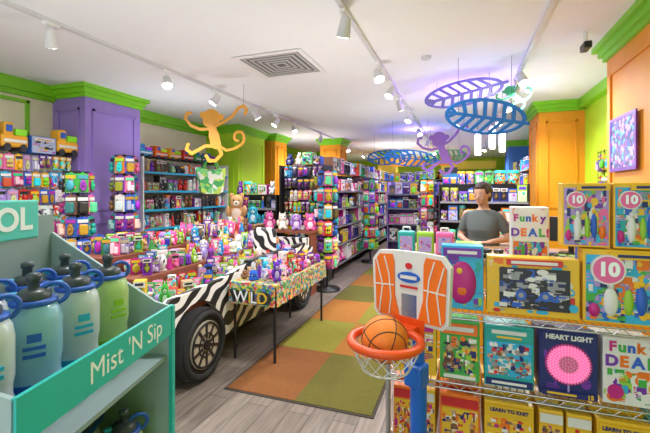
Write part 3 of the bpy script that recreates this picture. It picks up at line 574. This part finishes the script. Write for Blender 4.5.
# ------------------------------------------------------------ counter
ct=thing('sales_counter','sales counter the woman leans on behind the wire rack','counter',(.36,3.5,0))
obj('cabinet',MB().box(-.84,.86,-.36,.36,0,.95),M_orange,ct); obj('worktop',MB().box(-.88,.9,-.4,.4,.95,1.0,c=.01),M_wood,ct)
for i,(cn,x) in enumerate((('teal',-.43),('lime',-.28),('pink',-.13))):
    c=thing('toy_case',f"small {cn} toy carry case with handle on the counter's left end",'case',(x,3.22,1.0),0,'carry cases on the counter')
    obj('shell',MB().box(-.068,.068,-.04,.04,0,.18,c=.015),MM[cn],c); obj('picture_label',MB().art(-.05,.05,.02,.14,-.04,14,[4,0,1,2,3],.0005),[MM['yellow'],MM['blue'],MM['red'],MM['white'],MM['lilac']],c)
    obj('handle',MB().tube([(-.03,0,.175),(-.028,0,.21),(.028,0,.21),(.03,0,.175)],.007,6),MM['white' if i!=1 else 'purple'],c)
row('sales counter','small items along the counter front',(-.0,3.12),(1.2,3.12),1.0,0,['tube','box','pouch','duck'],(.05,.08),(.05,.08),.08,'front line','left',run=(1,2))
rg_=thing('cash_register','black point-of-sale screen on the counter beside the woman','register',(.82,3.55,1.0),R(160))
obj('stand',MB().box(-.08,.08,-.06,.06,0,.02).cyl((0,0,.02),(0,0,.12),.02),M_blackm,rg_); obj('screen',MB().box(-.15,.15,-.015,.015,.1,.3,c=.006),M_blackm,rg_)

# ------------------------------------------------------------ wire rack near right
rk=thing('wire_rack','chrome wire rack of boxed craft kits behind the toy basketball hoop','shelving',(.43,1.93,0))
X=.74;Y=.22
for sx in (-1,1):
    for sy in (-1,1): obj('post',MB().cyl((sx*X,sy*Y,0),(sx*X,sy*Y,1.04),.011,n=12).ell((sx*X,sy*Y,1.04),(.013,.013,.008)),M_chrome,rk)
for z in (.1,.4,.7,1.0):
    b=MB()
    for zz in (z-.006,z-.032):
        b.cyl((-X,-Y,zz),(X,-Y,zz),.0035,n=6).cyl((-X,Y,zz),(X,Y,zz),.0035,n=6).cyl((-X,-Y,zz),(-X,Y,zz),.0035,n=6).cyl((X,-Y,zz),(X,Y,zz),.0035,n=6)
    i=-X
    while i<X: b.cyl((i,-Y,z-.003),(i,Y,z-.003),.0018,n=5,caps=False); i+=.026
    k=0;i=-X
    while i<X-.02:
        b.cyl((i,-Y,z-.006 if k%2 else z-.032),(i+.03,-Y,z-.032 if k%2 else z-.006),.0018,n=5,caps=False); i+=.03;k+=1
    obj('wire_shelf',b,M_chrome,rk)
def gm(m): return [gm(x) for x in m] if isinstance(m,list) else (MM[m] if isinstance(m,str) else m)
def gift(name,label,x0,x1,y0,z0,h,dep,base,deco,group=None,cat='toy package'):
    w=x1-x0; t=thing(name,label,cat,((x0+x1)/2,y0+dep/2,z0),0,group)
    obj('carton',MB().box(-w/2,w/2,-dep/2,dep/2,0,h,c=.003),gm(base),t)
    y=-dep/2; n=0
    for d in deco:
        n+=1; e=.0009*n+.0006; kind=d[0]
        if kind=='rect': _,pn,cx,cz,ww,hh,m=d; obj(pn,MB().box(cx*w-ww*w/2,cx*w+ww*w/2,y-e,y,cz*h-hh*h/2,cz*h+hh*h/2),gm(m),t)
        elif kind=='art': _,pn,cx,cz,ww,hh,m,cnt=d; n+=3; obj(pn,MB().art(cx*w-ww*w/2,cx*w+ww*w/2,cz*h-hh*h/2,cz*h+hh*h/2,y-e+.0008,cnt,list(range(len(m))),.00006,dx=.32),gm(m),t)
        elif kind=='disc': _,pn,cx,cz,r,m=d; obj(pn,MB().disc(cx*w,cz*h,r*w,y-e,y,0,28),gm(m),t)
        elif kind=='badge': _,pn,cx,cz,r,m,y_=d; obj(pn,MB().disc(cx*w,cz*h,r*w,y-y_,y,0,32),gm(m),t)
        elif kind=='text': _,txt,cx,cz,sz,m=d; obj('lettering',textmesh(txt,sz,gm(m),.0006,.045),[],t,(cx*w,y-e-.001,cz*h))
        elif kind=='badgetext': _,txt,cx,cz,sz,m,y_=d; obj('lettering',textmesh(txt,sz,gm(m),.0006,.05),[],t,(cx*w,y-y_,cz*h))
        elif kind=='bulge': _,pn,cx,cz,rx,rz_,m=d; obj(pn,MB().ell((cx*w,y,cz*h),(rx*w,.014,rz_*h),16),gm(m),t)
        elif kind=='dots':
            _,pn,cx,cz,r,m=d; b=MB()
            for ring in range(1,8):
                q=r*w*ring/7.6; cnt_=ring*6
                for k in range(cnt_):
                    a=2*math.pi*(k+.5*(ring%2))/cnt_; b.disc(cx*w+q*math.cos(a),cz*h+q*math.sin(a),.0019,y-e,y,0,6)
            obj(pn,b,gm(m),t)
    return t
YF=1.735
A1=['green','white','orange','tan','lime','navy','brown','yellow','black']; A2=['cyan','white','tan','white','red','teal','brown','navy','grey']; A3=['yellow','white','red','yellow','orange','tan','magenta','navy','brown']; A4=['white','lime','white','cyan','orange','white','purple','green','magenta']; A5=['black','grey','blue','navy','white','grey','black','black']
FD=['magenta','green','blue','orange','purple']
gift('craft_kit','green and orange game box on the upper wire shelf, left of the teal kit',-.09,.07,YF,.70,.25,.06,'green',[('art','picture',0,.42,.9,.68,A1,130),('rect','title_band',0,.87,.9,.18,'orange'),('rect','title_line',0,.87,.7,.07,'white'),('rect','caption_band',0,.06,.8,.05,'white')])
gift('craft_kit','teal kit box with picture on the upper wire shelf, left of the navy box',.088,.272,YF,.70,.25,.06,'teal',[('art','picture',0,.46,.9,.56,A2,130),('rect','title_band',0,.87,.94,.18,'teal'),('rect','title_line',0,.9,.7,.06,'white'),('rect','title_line',0,.82,.5,.03,'yellow'),('rect','lower_band',0,.08,.94,.1,'navy'),('rect','caption_line',0,.08,.7,.04,'white')])
gift('light_kit','navy box with a round pink glowing light on the upper wire shelf',.29,.49,YF,.70,.255,.06,'navy',[('art','picture',0,.46,.94,.78,['navy','navy','purple','navy','navy','purple'],30),('disc','light_halo',0,.5,.4,'magenta'),('disc','light_glow',0,.5,.36,M_pinkglow),('disc','light_core',0,.5,.17,'pink'),('dots','light_dots',0,.5,.4,'white'),('rect','title_band',0,.91,.92,.13,'navy'),('text','HEART LIGHT',0,.91,.0255,'white'),('rect','stem_picture',0,.14,.03,.1,'lilac'),('rect','caption_band',0,.05,.92,.08,'navy'),('text','15',.36,.055,.022,'yellow'),('rect','caption_line',-.12,.05,.5,.03,'yellow')])  # printed light disc, its glow put in by an emissive material
def deal(label,x0,x1,y0,z0,h,dep,s):
    sm=h<.3
    return gift('craft_kit',label,x0,x1,y0,z0,h,dep,'white',[('art','printed_border',0,.5,.97,.97,A4,130),('rect','title_band',0,.76 if sm else .8,.9,.44 if sm else .34,'white'),('text','Funky',0,.885,s*.98,FD),('text','DEAL!',0,.67 if sm else .73,s*1.08,FD[::-1]),('disc','yellow_dot',.34,.3,.12,'yellow'),('disc','pink_dot',-.3,.2,.13,'magenta')])
deal('white box with rainbow DEAL lettering on the upper wire shelf at right edge',.505,.70,YF,.70,.25,.06,.052)
gift('craft_kit','pink and yellow box behind the hoop pole on the upper wire shelf',-.29,-.105,YF,.70,.24,.06,'yellow',[('art','picture',0,.42,.9,.66,A3,70),('rect','title_band',0,.87,.86,.16,'magenta')])
gift('craft_kit','purple box past the DEAL box on the upper wire shelf',.72,.92,YF,.70,.25,.06,'purple',[('art','picture',0,.45,.86,.8,A4,40)])
for dpt in (1,2):
    for (xa,xb,cn,nm_) in ((-.09,.07,'green','green game'),(.088,.272,'teal','teal kit'),(.29,.49,'navy','navy pink-light'),(.505,.70,'white','white DEAL')):
        gift('craft_kit',f"{nm_} box {ORD[dpt]} from the front on the upper wire shelf",xa+.003,xb-.003,YF+dpt*.075,.70,.24-.01*dpt,.06,cn,[('rect','picture',0,.5,.9,.7,'grey')],'spare kits on the upper wire shelf')
rb=[(-.29,-.21,'orange','narrow orange kit',0),(-.2,-.11,'yellow','narrow yellow kit',0),(-.09,.07,'orange','orange animal kit',0),(.088,.272,'yellow','yellow knitting kit','LEARN TO KNIT'),(.29,.375,'yellow','narrow sewing kit',0),(.385,.47,'yellow','slim lemon kit',0),(.485,.66,'yellow','yellow craft kit','LEARN TO KNIT'),(.675,.86,'teal','teal craft kit',0)]
for (xa,xb,cn,nm_,tx) in rb:
    for dpt in range(5):
        ax=A3 if cn!='teal' else A2
        dc=[('art','picture',0,.4,.9,.72,ax,80 if dpt==0 else 6),('rect','title_band',0,.87,.92,.15,'yellow' if tx else ('white' if cn!='orange' else 'red'))]
        if tx: dc+=[('text',tx,0,.87,.0195,'navy')]
        gift('craft_kit',f"{nm_} {ORD[dpt]} from the front on the lower wire shelf",xa,xb,YF+dpt*.075,.40,.235+(.012 if dpt%2 else 0),.05,cn,dc,'kits on the lower wire shelf')
    gift('craft_kit',f"{nm_} at the front of the bottom wire shelf",xa,xb,YF,.10,.235,.2,cn,[('art','picture',0,.45,.88,.8,A3,20)],'kits on the bottom wire shelf')
gift('craft_kit','blue and pink backpack kit on top of the rack behind the backboard',-.085,.085,YF+.01,1.0,.27,.08,'cyan',[('art','printed_border',0,.5,.96,.96,['cyan','teal','lime','blue','purple'],60),('bulge','bag_picture',0,.42,.34,.34,'magenta'),('bulge','pocket_picture',0,.32,.24,.16,'orange'),('bulge','star_picture',-.05,.6,.12,.08,'yellow'),('rect','title_band',0,.9,.9,.13,'purple'),('rect','title_line',0,.9,.7,.05,'white')])
gift('gadget_kit','wide yellow gadget kit with dark machine picture on top of the rack',.098,.43,YF,1.0,.235,.07,'yellow',[('art','printed_border',0,.5,.97,.96,['yellow','orange','yellow','red','yellow','white','cyan'],90),('art','machine_window',.02,.47,.76,.7,A5,190),('disc','wheel_picture',-.12,.36,.06,'blue'),('disc','wheel_hub',-.12,.36,.03,'grey'),('disc','wheel_picture',.14,.36,.06,'blue'),('disc','wheel_hub',.14,.36,.03,'grey'),('rect','title_band',.02,.92,.6,.1,'red'),('rect','title_line',.02,.92,.5,.05,'white'),('disc','side_badge',.43,.2,.045,'cyan')])
def sale(label,x0,x1,y0,z0,h,flip,grp='sale sets on the rack'):
    return gift('sale_set',label,x0,x1,y0,z0,h,.08,'yellow',[('art','window',0,.48,.93,.9,(['cyan','blue','lilac','white','teal','green','navy','yellow','orange'] if flip else ['lilac','purple','cyan','white','pink','navy','yellow','lime']),190),('bulge','pump_bottle_picture',-.18,.3,.09,.2,'white'),('bulge','cap_picture',-.18,.52,.045,.05,'white'),('bulge','tube_picture',.02,.31,.06,.18,'lime'),('bulge','bottle_picture',.16,.34,.07,.2,'blue'),('bulge','cap_picture',.16,.56,.045,.04,'yellow'),('bulge','jar_picture',.33,.24,.08,.11,'orange'),('bulge','jar_picture',-.37,.18,.07,.1,'magenta'),('rect','title_band',.14,.93,.68,.09,'yellow'),('rect','title_line',.14,.93,.5,.04,'navy'),('badge','badge_ring',-.22,.74,.2,'white',.016),('badge','price_badge',-.22,.74,.178,'pink',.0165),('badgetext','10',-.22,.74,.25*(x1-x0),M_ink,.018)],grp)
sale('large sale set with round pink tag on the rack right of the gadget kit',.44,.72,YF,1.0,.28,True)
sale('tall sale set with pink tag stacked above the gadget kit, left of its twin',.375,.535,YF+.02,1.285,.25,False)
sale('tall sale set with pink tag stacked topmost at the right photo edge',.545,.72,YF+.02,1.285,.25,True)
deal('tall white box with rainbow DEAL lettering behind the gadget kit',.22,.375,2.0,1.0,.43,.1,.046)
gift('craft_kit','lime and purple box leaning behind the backpack kit on the rack',-.03,.09,2.0,1.0,.25,.1,'lime',[('art','picture',0,.5,.9,.9,A4,30)])
gift('craft_kit','dark blue box under the stacked sale sets at the rack back',.5,.72,2.0,1.0,.28,.1,'blue',[('art','picture',0,.5,.8,.7,A2,20)])

# ------------------------------------------------------------ basketball hoop toy
hp=thing('toy_basketball_hoop','toy basketball hoop with blue pole and orange and white backboard','basketball hoop',(-.176,1.375,0),R(-22))
obj('base',MB().box(-.2,.2,-.1,.24,0,.1,c=.03),MM['blue'],hp)
M_hb=mat('hoop_blue',(.01,.13,.6),.35)
obj('pole',MB().cyl((0,.07,.08),(0,.07,.86),.03,n=24).cyl((0,.07,.86),(0,.07,1.16),.022,n=20),M_hb,hp)
obj('lower_bracket',MB().box(-.035,.035,.02,.09,.8,.88,c=.01),M_hb,hp); obj('upper_bracket',MB().box(-.03,.03,.0,.08,1.06,1.14),M_hb,hp)
W=.145
pts=[(-W,1.06),(-W+.02,1.04),(W-.02,1.04),(W,1.06),(W+.008,1.25),(W-.02,1.285),(.06,1.29),(-.06,1.29),(-W+.02,1.285),(-W-.008,1.25)]
bd=obj('backboard',MB().prism(pts,0,.02),MM['white'],hp)
M_wing=mat('wing_orange',(.88,.17,.01),.4)
for s_ in (-1,1):
    p=[(s_*.035,1.052),(s_*.12,1.052),(s_*.134,1.07),(s_*.14,1.245),(s_*.12,1.272),(s_*.066,1.276),(s_*.058,1.25),(s_*.056,1.13)]
    obj('orange_wing',MB().prism(p if s_>0 else p[::-1],-.004,0),M_wing,bd)
    b=MB(); b.ribbon([(s_*.078,1.06),(s_*.07,1.12),(s_*.078,1.2),(s_*.098,1.265)],.0045,.012); b.ribbon([(s_*.06,1.165),(s_*.136,1.16)],.0045,.012); b.ribbon([(s_*.12,1.06),(s_*.106,1.16),(s_*.132,1.25)],.0045,.012); obj('seam_line',b,MM['white'],bd)
obj('logo_oval',MB().disc(0,1.2,.044,-.004,0,0,28,.019),MM['blue'],bd); obj('logo_star',MB().disc(0,1.24,.013,-.004,0,0,16,.011),MM['red'],bd); obj('logo_band',MB().box(-.032,.032,-.006,0,1.194,1.206),MM['white'],bd); obj('logo_line',MB().box(-.034,.034,-.004,0,1.162,1.17),MM['red'],bd)
obj('rim',MB().torus((0,-.15,1.02),.112,.0135,40,10).box(-.04,.04,-.05,.0,1.003,1.037,c=.006).box(-.06,.06,-.006,.0,.99,1.06),M_rim,hp)
b=MB(); n=14
lv=[(.112,1.012),(.102,.985),(.088,.955),(.076,.935)]
for j in range(3):
    for i in range(n):
        for s_ in (-.5,.5):
            a0=2*math.pi*(i+.5*(j%2))/n; a1=a0+s_*2*math.pi/n
            b.cyl((lv[j][0]*math.cos(a0),-.15+lv[j][0]*math.sin(a0),lv[j][1]),(lv[j+1][0]*math.cos(a1),-.15+lv[j+1][0]*math.sin(a1),lv[j+1][1]),.0018,n=4,caps=False)
b.torus((0,-.15,.935),.076,.003,24,5)
obj('net',b,MM['white'],hp)
bl=thing('basketball','small orange toy basketball resting in the hoop net','ball',(-.236,1.24,1.024))
obj('ball_shell',MB().ell((0,0,0),(.074,.074,.074),32),M_ball,bl)
b=MB().torus((0,0,0),.0738,.0018,48,6).torus((0,0,0),.0738,.0018,48,6,axis='x').torus((0,0,0),.0738,.0018,48,6,axis='y')
for s_ in (-1,1): b.torus((0,s_*.045,0),.0585,.0018,36,6,axis='y')
obj('seam',b,MM['black'],bl,rot=(.3,.4,.5))

# ------------------------------------------------------------ bottle display, near left
md=thing('bottle_display','teal cardboard display with misting water bottles, near left','display',(-.818,.545,0),R(14.4))
X0,X1,Y0,Y1=-.17,.17,-.23,.23
obj('base_carton',MB().box(X0,X1,Y0,Y1,0,.7),M_tealp,md)
side=[(X0,.7),(X1,.7),(X1,1.205),(X1-.04,1.215),(X1-.13,1.27),(X0+.03,1.38),(X0,1.4)]
for y in (Y0,Y1-.008): obj('side_panel',MB().prism([(x,z) for x,z in side],y,y+.008),M_tealp,md)
obj('side_edge',MB().box(X1-.004,X1+.006,Y1-.01,Y1+.004,.0,1.205),M_teal,md)
obj('back_panel',MB().box(X0,X0+.01,Y0,Y1,.7,1.44),M_greyc,md)
obj('upper_tray',MB().box(X0+.01,X1-.01,Y0+.008,Y1-.008,1.07,1.08),M_greyc,md)
obj('lower_tray',MB().box(X0+.01,X1-.01,Y0+.008,Y1-.008,.7,.712),M_greyc,md)
lp=obj('front_lip',MB().box(X1-.004,X1+.004,Y0,Y1,1.135,1.208),M_teal,md)
obj('lettering',textmesh("Mist 'N Sip",.058,M_ink,.0001,0),[],lp,(X1+.0043,.045,1.17),(0,0,FX))
obj('front_lip',MB().box(X1-.004,X1+.004,Y0,Y1,.7,.775),M_teal,md)
hd=obj('header',MB().box(X0-.01,X0+.012,Y0,Y1-.05,1.385,1.48,c=.004),M_mint,md)
obj('lettering',textmesh('OL',.075,M_ink,.0003,.03),[],hd,(X0+.0126,.11,1.432),(0,0,FX))
def bottle(x,y,z,body,label,rz):
    q=Matrix.Rotation(R(14.4),4,'Z')@Vector((x,y,0))
    t=thing('water_bottle',label,'water bottle',(-.818+q.x,.545+q.y,z),rz,'misting water bottles'); t.scale=(1.18,1.18,1.04)
    bn={'frosted_green_plastic':MM['lime'],'frosted_blue_plastic':MM['blue'],'frosted_grey_plastic':MM['cyan']}[body.name]
    obj('bottle_body',MB().lathe([(.034,0),(.038,.006),(.038,.07),(.0355,.085),(.0355,.1),(.038,.115),(.038,.175),(.035,.195),(.028,.207)],n=28),[body],t)
    obj('lower_band',MB().lathe([(.0384,.02),(.0386,.022),(.0386,.074),(.0384,.076)],n=28),bn,t)
    obj('printed_label',MB().box(-.014,.014,-.0392,-.034,.122,.128).box(-.014,.014,-.0392,-.034,.135,.141).box(-.009,.009,-.0392,-.034,.148,.162),bn,t)
    obj('collar',MB().lathe([(.029,.204),(.032,.206),(.032,.212),(.029,.214)],n=24),MM['blue'],t)
    obj('cap',MB().lathe([(.024,.213),(.024,.224),(.017,.23),(.009,.232)],n=20),M_cap,t)
    obj('spout',MB().lathe([(.008,.232),(.0075,.245),(.01,.247),(.01,.256),(.005,.259)],n=16),M_cap,t)
    obj('carry_loop',MB().torus((.026,0,.218),.019,.004,20,8,axis='y'),MM['blue'],t); obj('spray_trigger',MB().box(-.036,-.02,-.006,.006,.218,.228,c=.003),MM['cyan'],t)
for ri,(x,rn) in enumerate(((.055,'front row'),(-.055,'second row'))):
    for ci,y in enumerate((.14,.035,-.07,-.172)):
        k=(ci+ri)%4; bm_=[M_fgreen,M_fclear,M_fblue,M_fclear][k]; cn=('green','grey','blue','grey')[k]
        bottle(x,y,1.081,bm_,f"{cn} misting bottle {ORD[ci]} from the far side, {rn} of the upper tray",R(60+random.uniform(-20,20)))
        bottle(x+.04,y,.712,bm_,f"{cn} misting bottle {ORD[ci]} from the far side, {rn} of the lower tray",R(60+random.uniform(-20,20)))
# ------------------------------------------------------------ ceiling fittings
def track(x,y0,y1,lab):
    t=thing('light_track',lab,'light track',(x,0,H)); obj('rail',MB().box(-.019,.019,y0,y1,-.03,0),M_rail,t); obj('end_cap',MB().box(-.021,.021,y0-.02,y0,-.032,0),MM['grey'],t); return t
track(-.84,.6,16,'ceiling light track above the carpet runner'); track(-3.14,.6,16,'ceiling light track above the truck display'); track(.62,.6,16,'ceiling light track above the sales counter')
heads=[(-.84,2.8,0),(-.84,4.05,0),(-.84,4.8,0),(-.84,5.6,0),(-.84,6.6,0),(-.84,8.2,0),(-.84,10.2,0),(-.84,12.5,0),(-.84,14.8,0),(-3.14,2.2,1),(-3.14,3.5,1),(-3.14,4.4,1),(-3.14,5.5,1),(-3.14,6.2,1),(-3.14,7.0,1),(-3.14,8.5,1),(-3.14,10.8,1),(-3.14,12.8,1),(-3.14,15,1),(.62,2.2,2),(.62,4.7,2),(.62,5.3,2),(.62,6.2,2),(.62,7.4,2),(.62,9.5,2),(.62,12,2),(-.84,1.1,0)]  # far-end heads and the last, out-of-view one are added for brightness
lit={0,1,3,5,6,7,8,9,10,12,14,15,16,17,18,19,20,22,24,25,26}
nth={}
for k in range(3):
    for r_,i in enumerate(sorted([i for i,hh in enumerate(heads) if hh[2]==k],key=lambda i:heads[i][1])): nth[i]=r_
tn=('runner','truck','counter')
for i,(x,y,k) in enumerate(heads):
    tgx=(.35,-.5,-.3)[k]*(1 if i%2 else -1)
    t=thing('track_spotlight',f"white track spotlight {ORD[nth[i]]} from the entrance on the {tn[k]} track",'spotlight',(x,y,H-.03),0,'track spotlights')
    obj('adaptor',MB().box(-.018,.018,-.06,.06,-.025,0),M_white,t); obj('stem',MB().cyl((0,0,-.02),(0,0,-.09),.009),M_white,t)
    d=Vector((tgx,-.45 if i%3 else .5,-1)).normalized(); c=Vector((0,0,-.13))
    obj('lamp_head',MB().cyl(c-d*.07,c+d*.06,.04,.055,20).cyl(c-d*.09,c-d*.07,.022,.04,20),M_rail,t)
    obj('lens',MB().cyl(c+d*.06,c+d*.062,.05,n=20),M_lamp,t)
    if i in lit:
        L=bpy.data.lights.new('lamp','SPOT'); L.energy=108 if y<9 else 170; L.spot_size=R(160); L.spot_blend=.8; L.shadow_soft_size=.04; L.color=(1,.98,.955)
        if i==19: L.energy=60
        if i==26: L.energy=55  # added head above the view, brightens the bottle display
        lo=bpy.data.objects.new('lamp',L); COL.objects.link(lo); p=Vector((x,y,H-.03))+c+d*.11; lo.location=p; lo.rotation_euler=(d*.5+Vector((0,0,-1))).to_track_quat('-Z','Y').to_euler()
v=thing('ceiling_vent','square white-framed ceiling air vent with grey louvres above the table','vent',(-1.87,3.83,H))
M_ventd=mat('vent_shadow_grey',(.12,.12,.125),.8); M_louv=mat('louvre_grey',(.45,.45,.46),.6)
for k in range(6):
    s_=.39-k*.06-(0.01 if k else 0); w_=.055 if k==0 else .034; z=-.012+(.004 if k else 0); b=MB()
    for a in ((-s_,s_,-s_,-s_+w_),(-s_,s_,s_-w_,s_),(-s_,-s_+w_,-s_+w_,s_-w_),(s_-w_,s_,-s_+w_,s_-w_)): b.box(*a,z,z+.005)
    obj('louvre' if k else 'frame',b,M_louv if k else M_white,v)
obj('duct_shade',MB().box(-.37,.37,-.37,.37,-.005,-.001),M_ventd,v)  # flat dark sheet, painted as the shade between the louvres
for (x,y,r_,lab) in ((-.35,4.1,.05,'small round white smoke detector right of the runner track'),(-1.75,8.2,.05,'far small round smoke detector above the aisle'),(-3.9,2.2,.06,'round white ceiling speaker near the left wall')):
    tag(obj('smoke_detector',MB().lathe([(r_,0),(r_,-.02),(r_*.6,-.035),(.01,-.037)][::-1],n=20),M_rail,None,(x,y,H)),lab,'smoke detector')
sc=thing('security_camera','small dark security camera on a ceiling bracket near the orange column','camera',(1.02,3.95,H)); obj('bracket',MB().cyl((0,0,0),(0,0,-.1),.02),M_white,sc); obj('camera_body',MB().box(-.03,.03,-.09,.06,-.16,-.1,c=.01),M_blackm,sc)
for i,(x,y,z) in enumerate(((.2,5.6,2.0),(.38,5.6,2.08),(.52,5.8,2.05))):
    t=thing('pendant_lamp',f"slim white pendant tube {('left','middle','right')[i]} of three behind the blue leaf",'pendant lamp',(x,y,z),0,'pendant lamps')
    obj('cord',MB().cyl((0,0,.3),(0,0,H-z),.003,n=6),M_blackm,t); obj('shade',MB().lathe([(.035,0),(.04,.02),(.04,.26),(.015,.3)],n=16),M_glow,t)
def leaf(loc,rot,w,l,m,lab):
    t=thing('hanging_leaf',lab,'hanging decoration',loc,0); b=MB()
    N=32; rim=[(w*math.cos(2*math.pi*i/N),l*math.sin(2*math.pi*i/N)) for i in range(N+1)]
    b.ribbon(rim,.04,.008); b.ribbon([(-w,0),(w*1.12,0)],.045,.008)
    for k in range(-3,4):
        x=k*w/4; x2=x-.2*w; h=l*math.sqrt(max(0,1-(x2/w)**2))
        b.ribbon([(x,0),(x2,h)],.04,.007); b.ribbon([(x,0),(x2,-h)],.04,.007)
    o=obj('leaf_plate',b,m,t,rot=rot)
    e=o.rotation_euler.to_matrix()
    for sx in (-.7,.7):
        p=e@Vector((sx*w,0,0)); obj('cord',MB().cyl(p,(p.x,p.y,H-loc[2]),.002,n=5),M_blackm,t)
leaf((.22,4.3,2.27),(R(64),R(10),R(12)),.38,.27,M_decb,'bright blue slatted leaf decoration hanging over the counter')
leaf((.0,5.0,2.7),(R(68),R(-6),R(-20)),.46,.23,M_decg,'violet-lit slatted leaf decoration hanging close to the ceiling')  # violet light on this leaf is put into its colour
leaf((-.95,7.6,2.15),(R(70),R(5),R(10)),.48,.36,M_decb,'far blue slatted leaf hanging above the aisle')
leaf((-.35,8.6,2.25),(R(70),R(-5),R(10)),.42,.32,M_decg2,'far green slatted leaf hanging beside the blue one')
leaf((-1.6,8.9,2.3),(R(70),R(-5),R(-10)),.5,.38,M_decb,'farthest blue slatted leaf hanging above the dark gondola')
def monkey(loc,rz,s,m,lab,tilt=0):
    t=thing('hanging_monkey',lab,'hanging decoration',loc,rz); b=MB(); S_=s
    P=lambda *a:[(x*S_,z*S_) for x,z in a]
    b.disc(-.02*S_,.1*S_,.12*S_,-.006,.006); b.disc(-.14*S_,.12*S_,.045*S_,-.0055,.0055); b.disc(.1*S_,.13*S_,.045*S_,-.0055,.0055); b.disc(-.05*S_,.05*S_,.08*S_,-.0058,.0058)
    b.ribbon(P((0,0),(.05,-.12)),.11*S_,.0115); b.ribbon(P((.05,-.12),(.1,-.24)),.14*S_,.0116)
    b.ribbon(P((.02,-.02),(.14,.06),(.25,.17),(.32,.3),(.38,.34),(.43,.3),(.42,.23)),.038*S_,.012)
    b.ribbon(P((-.02,-.05),(-.15,-.08),(-.28,-.05),(-.37,.03),(-.36,.1),(-.31,.12)),.038*S_,.0125)
    b.ribbon(P((.08,-.27),(-.04,-.29),(-.12,-.36),(-.2,-.42),(-.28,-.38),(-.27,-.31)),.045*S_,.0118); b.ribbon(P((.14,-.27),(.2,-.36),(.14,-.46),(.05,-.48),(.0,-.42)),.045*S_,.0122)
    tail=[(.16,-.26),(.26,-.3),(.35,-.26)]+[(.38+.1*math.cos(a)*(1-.06*i),-.1+.12*math.sin(a)*(1-.06*i)) for i,a in enumerate([-1.2+.55*j for j in range(12)])]
    b.ribbon(P(*tail),.034*S_,.0112)
    o=obj('cutout',b,m,t,rot=(0,tilt,0)); p=o.rotation_euler.to_matrix()@Vector((.38*S_,0,.35*S_))
    obj('cord',MB().cyl(p,(p.x,p.y,H-loc[2]),.002,n=5),M_blackm,t)
monkey((-3.05,4.2,2.36),R(20),.95,M_deco,'orange monkey cutout hanging above the truck',R(10))
monkey((-.27,5.3,2.12),R(15),.8,M_decp,'violet monkey cutout hanging left of the blue leaf')
monkey((.52,4.75,2.6),R(0),.42,M_decg2,'small green monkey cutout hanging by the counter light track',R(-20))
fp=thing('wall_display','framed dark blue and violet picture on the near orange column','picture',(1.28,3.9,1.9),0)
obj('frame',MB().box(-.012,0,-.28,.28,-.03,.0).box(-.012,0,-.28,.28,-.47,-.44).box(-.012,0,-.28,-.25,-.44,-.03).box(-.012,0,.25,.28,-.44,-.03),MM['purple'],fp,(0,0,.25)); obj('picture',MB().box(-.008,0,-.25,.25,-.44,-.03),M_neon,fp,(0,0,.25))

# ------------------------------------------------------------ light
w=bpy.data.worlds.new('World'); S.world=w; w.use_nodes=True; w.node_tree.nodes['Background'].inputs[0].default_value=(.93,.96,1,1); w.node_tree.nodes['Background'].inputs[1].default_value=2.0
def pl(loc,e,c,r=.05):
    L=bpy.data.lights.new('accent','POINT'); L.energy=e; L.color=c; L.shadow_soft_size=r; o=bpy.data.objects.new('accent',L); COL.objects.link(o); o.location=loc
pl((.05,5.5,2.72),30,(.3,.12,1),.03); pl((-.9,8.8,2.7),34,(.25,.15,1),.03); pl((.37,5.65,1.95),18,(1,.9,1))
for (x,y,z,e) in ((-1.2,3.4,1.2,54),(-1.2,6.5,1.2,46),(-3.9,4.6,1.7,30),(-1.9,11.5,2.0,45),(-1.8,14,1.4,70),(.9,5.4,1.7,20),(-3.8,9.0,1.8,46),(-2.4,1.2,1.2,42)):
    L=bpy.data.lights.new('ceiling_fill','SPOT'); L.energy=e; L.spot_size=R(150); L.spot_blend=.7; L.shadow_soft_size=.08; L.color=(.96,.98,1); o=bpy.data.objects.new('ceiling_fill',L); COL.objects.link(o); o.location=(x,y,z); o.rotation_euler=(R(180),0,0)  # added upward spots without fixtures, they brighten the ceiling
# ------------------------------------------------------------ camera
c=bpy.data.cameras.new('cam'); c.sensor_width=36; c.lens=36*385/650; c.shift_y=-24.5/650; c.clip_start=.02
co=bpy.data.objects.new('cam',c); COL.objects.link(co); co.location=(0,0,1.5); co.rotation_euler=(R(90),0,R(19.59)); S.camera=co
